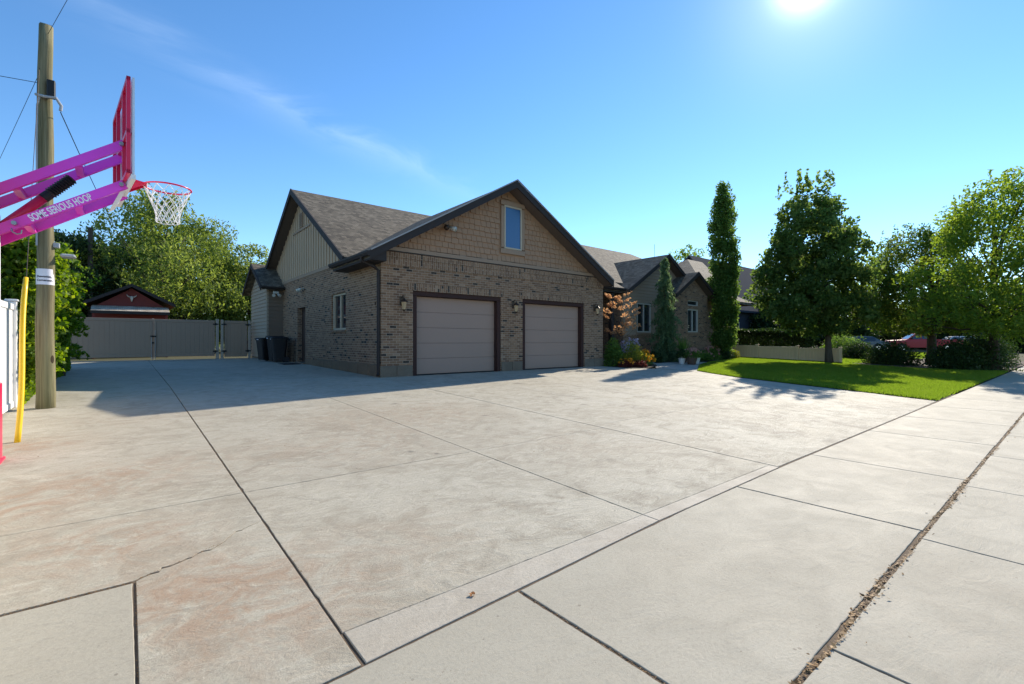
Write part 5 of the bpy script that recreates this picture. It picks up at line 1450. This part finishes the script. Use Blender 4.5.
shrub('marigold_clump', (17.05,11.85,g(11.95)), 0.50,0.4,0.72, 1800, 0.05, M['l_shrub'], 'clump with bright orange and yellow flowers at the walkway corner', 'flower', FB, 47, (M['fl_orange'],60,0.075,0.2))
shrub('geranium_clump', (17.7,12.3,g(12.3)), 0.50,0.36,0.75, 1500, 0.05, M['l_shrub'], 'clump with red flowers behind the orange ones by the walkway', 'flower', FB, 48, (M['fl_red'],60,0.07,0.2))

def pot(base, r, h, mat, label, leaf, seed, kind='round', flowers=None, lh=0.5):
    t = thing('potted_plant', base, label, 'potted plant', 'potted plants at the walkway')
    part('pot', MB().lathe([(r*0.62,0),(r*0.8,h*0.4),(r,h*0.92),(r*1.08,h*0.93),(r*1.08,h),(r*0.9,h),(r*0.88,h*0.9),(0.01,h*0.9)], base, 20), mat, t, smooth=False)
    rs = np.random.default_rng(seed)
    if kind == 'spiky':
        n = 90; a = rs.uniform(0,2*np.pi,n); L = lh*rs.uniform(.6,1.1,n); el = rs.uniform(0.6,1.45,n)
        X = np.stack([np.cos(a)*np.cos(el)*L, np.sin(a)*np.cos(el)*L, np.sin(el)*L], 1)*0.5
        P = np.array(base)+np.array([0,0,h*0.9])+X; Y = np.cross(X, [0,0,1.0]); Y /= np.linalg.norm(Y,axis=1,keepdims=True); 
        quads_mesh('foliage', P, X, Y*0.022, rs.uniform(0,1,n), leaf, t, base)
    else:
        n = 1500; d = rand_dirs(n, rs); d[:,2] = np.abs(d[:,2])*lh/r; P = np.array(base)+np.array([0,0,h*0.85])+d*(rs.uniform(.3,1,n)**.5)[:,None]*np.array([r*1.6,r*1.6,r])
        leaf_cloud('foliage', P, 0.06, leaf, rs, t, base, 0.6, 0.1, 0.2)
        if flowers:
            s = P[np.argsort(-P[:,2]+rs.normal(0,.12,n))[:70]]; F_ = np.repeat(s,5,axis=0)+rs.normal(0,.02,(350,3)); leaf_cloud('flowers', F_, 0.06, flowers, rs, t, base, .9, -.2, .2)
pot(loc(19.75,11.75), 0.17,0.34, M['pot_white'], 'white pot with dark trailing foliage, leftmost by the walkway', M['l_dark'], 51, lh=0.4)
pot(loc(20.9,12.35), 0.24,0.42, M['pot_dark'], 'tall spiky bright green grass plant in a dark pot', M['l_shrub'], 52, 'spiky', lh=1.0)
pot(loc(19.9,11.35), 0.26,0.38, M['pot_dark'], 'dark round pot overflowing with pink and red flowers', M['l_shrub'], 53, flowers=M['fl_pink'], lh=0.45)
pot(loc(20.6,11.55), 0.22,0.36, M['pot_white'], 'pale pot of pinkish flowers nearest the lawn edge', M['l_shrub'], 54, flowers=M['fl_pink'], lh=0.35)
CB = 'low shrubs along the house front'
for i, (x, y, r, h, m, lab, fl) in enumerate((
    (22.7,12.95,0.5,0.55,'l_shrub','low green bush below the brick gable window',None),
    (23.8,12.9,0.55,0.62,'l_shrub','bush dotted with pink blossoms under the tall window',(M['fl_pink'],30,0.07,0.3)),
    (24.9,13.0,0.55,0.75,'l_shrub','bush with peach flowers left of the columnar tree',(M['fl_pink'],36,0.08,0.4)),
    (26.0,12.75,0.5,0.55,'l_dark','dark low bush at the foot of the columnar tree',None),
    (27.2,13.0,0.5,0.62,'l_yell','golden yellow bush right of the columnar tree trunk',None),
    (21.9,13.3,0.5,0.6,'l_dark','dark bush between the spruce and the brick gable',None),
    (19.75,13.2,0.5,0.45,'l_dark','dark low bush left of the weeping spruce',None))):
    shrub('low_shrub', loc(x,y), r, r*0.9, h, 2200, 0.075, M[m], lab, group=CB, seed=60+i, flowers=fl)

# background hedge and bushes right -----------------------------
def hedge_box(name, x0, x1, y0, y1, h, n, ls, mat, label, seed, zb=None, bulge=0.25, cat='hedge', arch=0.0):
    rs = np.random.default_rng(seed); base = ((x0+x1)/2, (y0+y1)/2, g((y0+y1)/2)); t = thing(name, base, label, cat)
    u = rs.uniform(0,1,(n,3)); face = rs.uniform(0,1,n)
    # favour the surface
    dpt = rs.exponential(0.12, n)
    x = x0+(x1-x0)*u[:,0]; y = y0+(y1-y0)*u[:,1]; zz = u[:,2]*h
    k = (face*5).astype(int)
    x = np.where(k == 0, x0+dpt, np.where(k == 1, x1-dpt, x)); y = np.where(k == 2, y0+dpt, np.where(k == 3, y1-dpt, y)); zz = np.where(k == 4, h-dpt, zz)
    nz = bulge*(np.sin(x*1.9+y*1.3)+np.sin(y*2.7-zz*2.1)+np.sin(x*3.3+zz*1.7))/2
    x = x+np.where(k == 0, -nz, np.where(k == 1, nz, 0)); y = y+np.where(k == 2, -nz, 0); zz = zz+np.where(k == 4, nz, 0)
    P = np.stack([x+rs.normal(0,.05,n), y+rs.normal(0,.05,n), np.maximum(zz, 0.03)+gvec(y)], 1)
    leaf_cloud('foliage', P, ls, mat, rs, t, base, 0.6, 0.2, 0.2)
    mb = MB(); rr_ = random.Random(seed)
    for i in range(14):
        X = rr_.uniform(x0+.1, x1-.1); Y = rr_.uniform(y0+.1, y1-.1); mb.tube([(X,Y,g(Y)-0.03),(X+rr_.uniform(-.1,.1),Y+rr_.uniform(-.1,.1),g(Y)+h*0.5),(X+rr_.uniform(-.2,.2),Y,g(Y)+h*0.85)], [0.035,0.025,0.01], 5)
    part('stem', mb, M['bark'], t); return t
hedge_box('clipped_hedge', 33.0, 34.4, 11.2, 19.5, 1.75, 26000, 0.16, M['l_dark'], 'long dark clipped hedge behind the low tan fence', 71, bulge=0.12)
RB = 'bushes beyond the front lawn'
for i, (x, y, rx, h, m, lab) in enumerate((
    (40.0,11.1,1.5,1.7,'l_shrub','rounded light green bush right of the tan fence end'),
    (36.0,9.2,1.2,1.05,'l_dark','dark bush between the light green bush and red pickup'),
    (31.2,6.5,1.35,1.15,'l_dark','dark spreading bush at the left of the shrub bed'),
    (33.6,3.7,0.9,1.0,'l_gold','sparse yellow-green bush left of the ornamental tree trunk'),
    (29.6,3.75,1.15,1.6,'l_dark','broad dark bush right of the ornamental tree trunk'),
    (30.9,3.15,1.3,1.9,'l_dark','tallest dark bush in the shrub bed near the sidewalk'),
    (37.0,3.7,1.5,1.95,'l_dark','dark bush at the far end of the shrub bed'),
    (41.5,3.9,1.6,2.0,'l_dark','dark rounded bush farthest along the sidewalk'))):
    shrub('bush', loc(x,y), rx, rx, h, 7000, 0.11, M[m], lab, group=RB, seed=80+i)

hedge_box('far_hedge', 78, 80, -3, 30, 3.4, 60000, 0.38, M['l_dark'], 'long tall dark hedge across the far end behind the parked cars', 72, bulge=0.4)

# vine-covered fence at left
def vine():
    rs = np.random.default_rng(91); base = (-1.6, 15.5, g(15.5)); t = thing('vine_hedge', base, 'tall dense leafy vine hedge behind the utility pole', 'hedge')
    n = 60000
    y = 11.35+rs.uniform(0,1,n)**1.15*9.5; top = 2.75+0.35*np.sin(y*0.9+0.5)+0.22*np.sin(y*2.3)+0.15*np.sin(y*5.1); 
    fr = rs.uniform(0,1,n); z = top*fr
    face = rs.uniform(0,1,n)
    bul = (0.0+0.13*np.sin(y*1.1+1)+0.10*np.sin(y*2.9+z*1.8)+0.08*np.sin(z*3.1+y))
    x = np.where(face < 0.62, -1.34+np.minimum(bul,0.22)*np.clip(z/1.2,0.2,1.0)-rs.exponential(0.10,n), rs.uniform(-2.6,-1.1,n))
    z = np.where(face >= 0.62, top-rs.exponential(0.12,n)+0.1*np.sin(x*7), z)
    # front end facing the camera
    fe = rs.uniform(0,1,n) < 0.13; y = np.where(fe, 11.3+rs.exponential(0.12,n)+0.15*np.sin(z*4+x*5), y); x = np.where(fe, rs.uniform(-2.6,-1.0,n), x); z = np.where(fe, rs.uniform(0.15,1,n)*2.85, z)
    P = np.stack([x, y, gvec(y)+np.maximum(z,0.02)], 1)
    # trailing sprays
    S_ = []
    for i in range(80):
        yy = 11.6+rs.uniform(0,1)*8.5; zz = rs.uniform(0.5,3.3); L = rs.uniform(.12,.35)*(2.2 if zz > 2.8 else 1); k = 34; q = rs.uniform(0,1,k)
        S_.append(np.stack([-1.25+0.15*rs.uniform()+L*q*0.8+rs.normal(0,.03,k), yy+rs.normal(0,.35)*q+rs.normal(0,.03,k), g(yy)+zz+0.15*q-0.5*L*q*q*1.6+rs.normal(0,.03,k)], 1))
    P = np.concatenate([P]+S_)
    leaf_cloud('foliage', P, 0.10, M['l_vine'], rs, t, base, 0.72, 0.5, 0.12)
    mb = MB(); rr_ = random.Random(4)
    for i in range(26):
        Y = rr_.uniform(11.4, 20); X = rr_.uniform(-2.0,-1.25); mb.tube([(X,Y,g(Y)-.02),(X+rr_.uniform(-.15,.15),Y+rr_.uniform(-.3,.3),g(Y)+1.2),(X+rr_.uniform(-.15,.15),Y+rr_.uniform(-.3,.3),g(Y)+2.5)], [0.035,0.025,0.012], 6)
    part('stem', mb, M['bark'], t)
vine()
wf2 = thing('wooden_fence', (-1.9, 16, g(16)), 'weathered brown board fence buried in the vine hedge', 'fence')
for k in range(5):
    y0 = 11.3+k*2.0; p = MB()
    for j in range(13): p.box(-1.92,-1.9,y0+j*0.15,y0+j*0.15+0.143,g(y0)+0.03,g(y0)+1.75)
    part('board_panel', p, M['mulch'], wf2); part('post', MB().box(-1.99,-1.925,y0-0.04,y0+0.04,g(y0)-0.05,g(y0)+1.8), M['mulch'], wf2)

# big trees behind the gate
BG = 'trees beyond the driveway gate'
tree('background_tree', (1.9,41,0.54), [(0.8,2.6),(2.5,4.3),(5,4.6),(7.5,4.1),(9.8,2.6),(11.3,0.8)], 9.0, 0.35, 260, 150, 0.95, 0.26, M['l_willow'],
     'large pale green feathery tree directly behind the red shed', group=BG, seed=101, limbs=30, aspect=0.36, droop=0.8, squash=0.9)
tree('background_tree', (7.9,43,0.54), [(0.6,2.0),(2.5,3.2),(5,3.4),(7.0,2.6),(8.4,1.0)], 7.4, 0.3, 190, 130, 0.85, 0.26, M['l_willow'],
     'pale green tree between the shed and the house wing', group=BG, seed=102, limbs=24, aspect=0.4, droop=0.6)
tree('background_tree', (-2.8,39,0.54), [(0.6,2.2),(2.5,3.4),(4.6,3.0),(6.3,2.0),(7.3,0.7)], 6.3, 0.3, 180, 130, 0.8, 0.24, M['l_dark'],
     'dark green tree left of the red shed', group=BG, seed=103, limbs=24)
tree('background_tree', (-7.2,37,0.54), [(0.6,2.4),(2.5,3.2),(4.5,3.1),(6.3,2.0),(7.2,0.6)], 6.2, 0.28, 170, 120, 0.8, 0.24, M['l_bg'],
     'mid green tree showing above the vine hedge left of the pole', group=BG, seed=104, limbs=20)
tree('background_tree', (12.2,42,0.54), [(0.4,2.0),(2.5,3.2),(5,3.2),(6.8,2.0),(7.6,0.6)], 6.6, 0.25, 110, 110, 0.8, 0.26, M['l_bg'],
     'thin-crowned tree with sky gaps beside the small house wing', group=BG, seed=105, limbs=24)
tree('background_tree', (4.6,50,0.54), [(0.6,3.2),(3,5),(6,5),(9,3.6),(11,1.0)], 9.6, 0.35, 200, 130, 1.1, 0.32, M['l_bg'],
     'mid green tree farthest back behind the pale feathery tree', group=BG, seed=106, limbs=24)
tree('background_tree', (-0.6,46,0.54), [(0.6,3.2),(3,4.6),(5.4,4.2),(7.4,2.6),(8.6,0.9)], 7.6, 0.35, 190, 130, 1.0, 0.3, M['l_dark'],
     'dark tree between the shed and the dark tree to its left', group=BG, seed=107, limbs=24)
tree('background_tree', (-12.5,40,0.54), [(0.6,3.0),(3,4.2),(5,3.6),(6.8,2.2),(7.6,0.8)], 6.6, 0.3, 170, 120, 0.95, 0.28, M['l_bg'],
     'green tree at the far left edge above the white fence', group=BG, seed=108, limbs=20)
tree('background_tree', (52,30,0.54), [(2,2.5),(5,4.0),(8,3.6),(11,2.2),(12.2,0.6)], 10.5, 0.3, 170, 120, 0.95, 0.3, M['l_bright'],
     'sunlit yellow-green treetop rising behind the house roof', group='trees behind the houses', seed=109, limbs=20)
RG = 'dense trees behind the lawn'
for i, (x, y, h, w, m, lab) in enumerate((
    (52,20,5.6,3.8,'l_dark','dark dense tree beside the slate neighbour house'),
    (58,16.5,6.6,4.0,'l_dark','dark dense tree behind the maple crown'),
    (74,15,6.0,4.6,'l_bg','mid green tree right behind the parked grey car'),
    (85,12,8.6,5.2,'l_bg','mid green tree far behind the red pickup cab'),
    (92,7,9.4,5.6,'l_bg','tallest far tree behind the pickup bed'),
    (86,2.5,8.4,5.2,'l_dark','dark far tree behind the white car'),
    (60,-1.6,6.6,3.2,'l_dark','dark tree at the end of the sidewalk'))):
    tree('boundary_tree', (x,y,g(y)), [(0.5 if i not in (2,3,4) else 1.9,w*0.6),(h*0.3,w),(h*0.6,w*0.9),(h*0.85,w*0.5),(h,w*0.12)], h*0.85, 0.25, 150, 110, 0.95, 0.30, M[m], lab, group=RG, seed=120+i, limbs=14)

# ================================================================ VEHICLES
def extrude_profile(pts, y0, y1, taper=None):
    """side profile (x, z) extruded across the width with tumblehome: taper(z) -> half-width factor"""
    mb = MB(); n = len(pts); vs = []; hw = (y1-y0)/2; yc = (y0+y1)/2
    for s in (-1, 1):
        for (x, z) in pts: vs.append((x, yc+s*hw*(taper(z) if taper else 1), z))
    fs = [tuple(range(n))[::-1], tuple(n+i for i in range(n))]+[(i, (i+1)%n, n+(i+1)%n, n+i)[::-1] for i in range(n)]
    return mb.add(vs, fs)
def wheel(t, x, y, r=0.37, w=0.24):
    wo = lpart('wheel', MB().tube([(x,y-w/2,r),(x,y-w/2+0.02,r),(x,y+w/2-0.02,r),(x,y+w/2,r)], [r*0.93,r,r,r*0.93], 24), M['rubber'], t)
    sgn = -1 if y < 0 else 1
    mb = MB()
    lpart('rim', MB().tube([(x,y+sgn*(w/2-0.03),r),(x,y+sgn*(w/2+0.008),r)], [r*0.62,r*0.58], 18), M['chrome'], wo)
def arches(L, wb0, wb1, z0, r):
    """bottom edge of a profile with two wheel arches, from rear (x high) to front"""
    pts = []
    for c in (wb1, wb0):
        for k in range(9):
            a = math.pi*k/8; pts.append((c+r*math.cos(a), z0+r*math.sin(a)*1.0))
    return pts
def pickup(loc_, rz, label):
    t = thing('pickup_truck', loc_, label, 'pickup truck', None, rz)
    # x: 0 front .. 5.6 rear
    wb0, wb1 = 0.95, 4.45
    low = [(5.5,0.55)]+arches(0, wb0, wb1, 0.42, 0.45)+[(0.06,0.5)]
    prof = [(0.0,0.62),(0.03,0.95),(0.12,1.10),(1.45,1.18),(3.3,1.20),(5.5,1.20),(5.56,0.7)]
    lpart('body', extrude_profile(low[::-1][:0]+[(5.5,0.5)]+[p for p in arches(0,wb0,wb1,0.42,0.45)]+[(0.1,0.45)]+prof, -0.95, 0.95, lambda z: 1.0 if z < 1.0 else 0.97), M['carred'], t)
    cab = [(1.35,1.19),(2.05,1.78),(3.05,1.80),(3.3,1.19)]
    lpart('cab', extrude_profile(cab, -0.86, 0.86, lambda z: 1.0 if z < 1.3 else 0.86), M['carred'], t)
    for s in (-1, 1):
        lpart('window', MB().add([(1.62,s*0.868,1.24),(2.14,s*0.765,1.70),(2.42,s*0.765,1.71),(2.42,s*0.868,1.24)], [(0,1,2,3) if s < 0 else (3,2,1,0)]), M['glass'], t)
        lpart('window', MB().add([(2.50,s*0.868,1.24),(2.50,s*0.765,1.71),(2.98,s*0.765,1.72),(3.15,s*0.868,1.24)], [(0,1,2,3) if s < 0 else (3,2,1,0)]), M['glass'], t)
        lpart('mirror', MB().bbox(1.62,1.75,s*0.98-0.06,s*0.98+0.06,1.24,1.42,0.02), M['black'], t)
        lpart('headlight', MB().bbox(-0.02,0.06,s*0.72-0.14,s*0.72+0.14,0.82,0.98,0.02), M['acrylic'], t)
        lpart('tail_light', MB().bbox(5.52,5.58,s*0.84-0.06,s*0.84+0.06,0.8,1.12,0.01), M['crimson'], t)
    lpart('windscreen', MB().add([(1.43,-0.74,1.27),(1.99,-0.68,1.74),(1.99,0.68,1.74),(1.43,0.74,1.27)], [(0,3,2,1)]), M['glass'], t)
    lpart('bed_floor', MB().box(3.38,5.44,-0.84,0.84,1.203,1.206), M['black'], t)
    lpart('bumper', MB().bbox(-0.1,0.05,-0.92,0.92,0.45,0.68,0.03), M['chrome'], t); lpart('bumper', MB().bbox(5.53,5.68,-0.92,0.92,0.5,0.68,0.03), M['chrome'], t)
    lpart('grille', MB().bbox(-0.03,0.03,-0.5,0.5,0.72,0.98,0.01), M['black'], t)
    for x in (wb0, wb1):
        for y in (-0.82, 0.82): wheel(t, x, y, 0.38)
def carlike(name, loc_, rz, mat, label, cat, suv=True):
    t = thing(name, loc_, label, cat, None, rz); wb0, wb1 = 0.9, 3.7
    hr = 1.72 if suv else 1.45; hb = 1.02 if suv else 0.92
    prof = [(0.0,0.6),(0.04,0.85),(1.15,hb),(4.5,hb+0.03),(4.62,0.7)]
    lpart('body', extrude_profile([(4.5,0.42)]+arches(0,wb0,wb1,0.36,0.40)+[(0.1,0.4)]+prof, -0.92, 0.92, lambda z: 1.0 if z < 0.9 else 0.96), mat, t)
    cab = [(1.1,hb),(1.85,hr-0.03),(2.6,hr),(3.9 if suv else 3.3,hr-0.04),(4.45 if suv else 4.1,hb+0.02)]
    lpart('cab', extrude_profile(cab, -0.87, 0.87, lambda z: 1.0 if z < hb+0.1 else 0.84), mat, t)
    for s in (-1, 1):
        for (a, b_) in ((1.5,2.5),(2.6,3.5)):
            lpart('window', MB().add([(a,s*0.878,hb+0.07),(a+(0.42 if a < 2 else 0),s*0.762,hr-0.10),(b_,s*0.762,hr-0.10),(b_,s*0.878,hb+0.07)], [(0,1,2,3) if s < 0 else (3,2,1,0)]), M['glass'], t)
        lpart('headlight', MB().bbox(-0.02,0.08,s*0.70-0.15,s*0.70+0.15,0.66,0.80,0.02), M['acrylic'], t)
        lpart('tail_light', MB().bbox(4.55,4.63,s*0.80-0.08,s*0.80+0.08,0.75,0.98,0.01), M['crimson'], t)
    lpart('windscreen', MB().add([(1.2,-0.76,hb+0.08),(1.84,-0.68,hr-0.09),(1.84,0.68,hr-0.09),(1.2,0.76,hb+0.08)], [(0,3,2,1)]), M['glass'], t)
    for x in (wb0, wb1):
        for y in (-0.80, 0.80): wheel(t, x, y, 0.34, 0.22)
# parked across the view beyond the lawn; local +x runs along world -Y
pickup((59.0, 12.6, g(12)), R(-62), 'red pickup truck parked beyond the shrub bed')
carlike('parked_car', (70.5, 11.3, g(8)), R(-62), M['carwhite'], 'white car parked behind the bed of the red pickup', 'car')
carlike('parked_car', (52.5, 15.7, g(15.7)), R(-55), M['cargrey'], 'dark grey car half hidden behind the maple trunk', 'car', False)

# neighbour houses
nh = thing('neighbour_house', (48, 26, 0.5), 'slate blue neighbour house with steep dark roof behind the columnar tree', 'house')
part('wall', MB().box(44.6, 60.4, 22, 32, 0.4, 4.5), M['darkhouse'], nh)
part('roof', MB().prism([(44.2,21.4,4.4),(60.8,21.4,4.4),(60.8,25.5,10.1),(44.2,25.5,10.1)], (0,0,-0.2)), M['darkhouse'], nh, label='dark slate roof slope')
part('roof', MB().prism([(44.2,25.5,10.1),(60.8,25.5,10.1),(60.8,32.6,4.4),(44.2,32.6,4.4)], (0,0,-0.2)), M['darkhouse'], nh)
for x in (46, 50): 
    o = part('window', MB().box(x,x+1.4,21.96,21.995,1.6,3.2), M['glass'], nh); part('sash', frame_x(MB(), x-0.06, x+1.46, 21.93, 21.958, 1.54, 3.26, 0.08), M['wframew'], o)
fh = thing('far_house', (95, 1.5, 0), 'red brick house with white window seen at the end of the sidewalk', 'house')
part('wall', MB().box(90, 100, -4.0, 6.0, -0.05, 3.3), brick_mat('far_brick', pal=[(0.0,(0.16,0.04,0.03)),(0.5,(0.24,0.07,0.05)),(0.8,(0.30,0.10,0.07))]), fh)
part('roof', MB().prism([(89.4,-4.6,3.2),(89.4,6.6,3.2),(95,6.6,5.8),(95,-4.6,5.8)], (0,0,-0.2)).prism([(95,-4.6,5.8),(95,6.6,5.8),(100.6,6.6,3.2),(100.6,-4.6,3.2)], (0,0,-0.2)), M['roof'], fh)
for y in (-2.5, -0.3, 2.2):
    o = part('window', MB().box(89.96,89.99,y,y+1.5,1.0,2.4), M['glass'], fh)
    part('sash', MB().box(89.92,89.955,y-0.1,y,0.9,2.5).box(89.92,89.955,y+1.5,y+1.6,0.9,2.5).box(89.92,89.955,y+0.001,y+1.499,2.4,2.5).box(89.92,89.955,y+0.001,y+1.499,0.9,1.0).box(89.93,89.956,y+0.7,y+0.8,1.001,2.399), M['white'], o)

# ================================================================ LITTER
def litter():
    rs = np.random.default_rng(17); n = 7500
    x = 1.2+rs.uniform(0,1,n)**1.25*17; dens = 0.5+0.5*np.sin(x*1.9)*np.sin(x*0.7+1)
    keep = rs.uniform(0,1,n) < 0.25+0.75*dens; x = x[keep]; n = len(x)
    wv = 0.010*np.sin(x*4.3)+0.008*np.sin(x*9.1+1); sp_ = 0.006+0.009*np.clip(np.sin(x*2.3+0.6),0,1)
    y = 0.728+wv*0.7+rs.normal(0,1,n)*sp_+rs.choice([0,1],n,p=[.96,.04])*rs.normal(0,.05,n); z = 0.0015+rs.uniform(0,0.009,n)-np.where(np.abs(y-.731) < .015, 0.005, 0)
    P = np.stack([x,y,z],1); a = rs.uniform(0,2*np.pi,n); s = rs.uniform(0.003,0.010,n)*rs.choice([1,1,1,1.9],n)
    X = np.stack([np.cos(a),np.sin(a),rs.normal(0,.25,n)],1)*s[:,None]; Y = np.stack([-np.sin(a),np.cos(a),rs.normal(0,.25,n)],1)*(s*0.5)[:,None]
    tag(quads_mesh('leaf_litter', P, X, Y, rs.uniform(0,1,n), M['litter']), 'dry brown leaf litter packed in the joint beside the sidewalk', 'leaf litter', kind='stuff')
M['litter'] = leaf_mat('dry_leaves', [(0.11,0.06,0.022),(0.27,0.155,0.06),(0.48,0.30,0.13)], 0.15, 0.7, (0.4,0.25,0.1))
litter()
def litter2():
    rs = np.random.default_rng(18); P = []
    def line(a, b, n, sd):
        t_ = rs.uniform(0,1,n); a = np.array(a); b = np.array(b); q = a+(b-a)*t_[:,None]; q += rs.normal(0,sd,q.shape); P.append(np.stack([q[:,0],q[:,1],gvec(q[:,1])-0.004+rs.uniform(0,.006,n)],1))
    line((0.05,3.33),(0.046,2.0),260,0.004); line((-1.3,3.34),(0.04,3.34),420,0.005); line((0.05,3.35),(0.5,3.6),150,0.006)
    line((1.67,0.78),(1.67,1.95),200,0.006); line((0.8,2.03),(5.5,2.11),520,0.006); line((5.5,2.12),(14,2.14),1500,0.012); line((0.8,2.2),(0.78,7),260,0.006); line((4.45,0.78),(4.45,2.0),160,0.005)
    for (cx_, cy_, sx_, sy_, n_) in ((4.2,6.9,0.9,0.7,150),(3.5,5.7,0.8,0.5,110),(5.8,8.0,1.0,0.8,120),(1.1,5.4,0.5,0.5,50),(2.4,4.0,0.6,0.4,40)):
        q = np.stack([rs.normal(cx_,sx_,n_), rs.normal(cy_,sy_,n_)],1); P.append(np.stack([q[:,0],q[:,1],gvec(q[:,1])+0.004],1))
    q = poly_area_points([(-1,1),(14,0.8),(14,8),(6,10),(-1,8)], 330, rs); P.append(np.stack([q[:,0],q[:,1],gvec(q[:,1])+0.004],1))
    P = np.concatenate(P); n = len(P); a = rs.uniform(0,2*np.pi,n); s = rs.uniform(0.002,0.006,n)
    s[-800:] = rs.uniform(0.003,0.010,800)*np.clip(P[-800:,1]/6,0.5,1.3)
    X = np.stack([np.cos(a),np.sin(a),rs.normal(0,.2,n)],1)*s[:,None]; Y = np.stack([-np.sin(a),np.cos(a),rs.normal(0,.2,n)],1)*(s*0.5)[:,None]
    tag(quads_mesh('leaf_litter', P, X, Y, rs.uniform(0,.7,n), M['litter']), 'fine dry debris scattered over the driveway and its joints', 'debris', kind='stuff')
litter2()
# the single orange leaf on the edge strip
def one_leaf(x, y, s, label, seed):
    rr_ = random.Random(seed); z = g(y)+0.004; n = 14; vs = [(x, y, z+0.008)]
    for k in range(n):
        a = 2*math.pi*k/n; r = s*(0.55+0.45*abs(math.cos(a*2.5))); vs.append((x+r*math.cos(a), y+r*math.sin(a)*0.8, z+0.004+rr_.uniform(0,0.012)))
    fs = [(0, 1+k, 1+(k+1) % n) for k in range(n)]
    return tag(MB().add(vs, fs).build('fallen_leaf', M['deadleaf'], origin=(x, y, z)), label, 'leaf')
M['deadleaf'] = paint('dead_leaf', (0.42,0.16,0.03), 0.6, 0.3, scale=40)
one_leaf(1.44, 2.09, 0.022, 'small curled orange leaf on the pale edge strip of the driveway', 1)
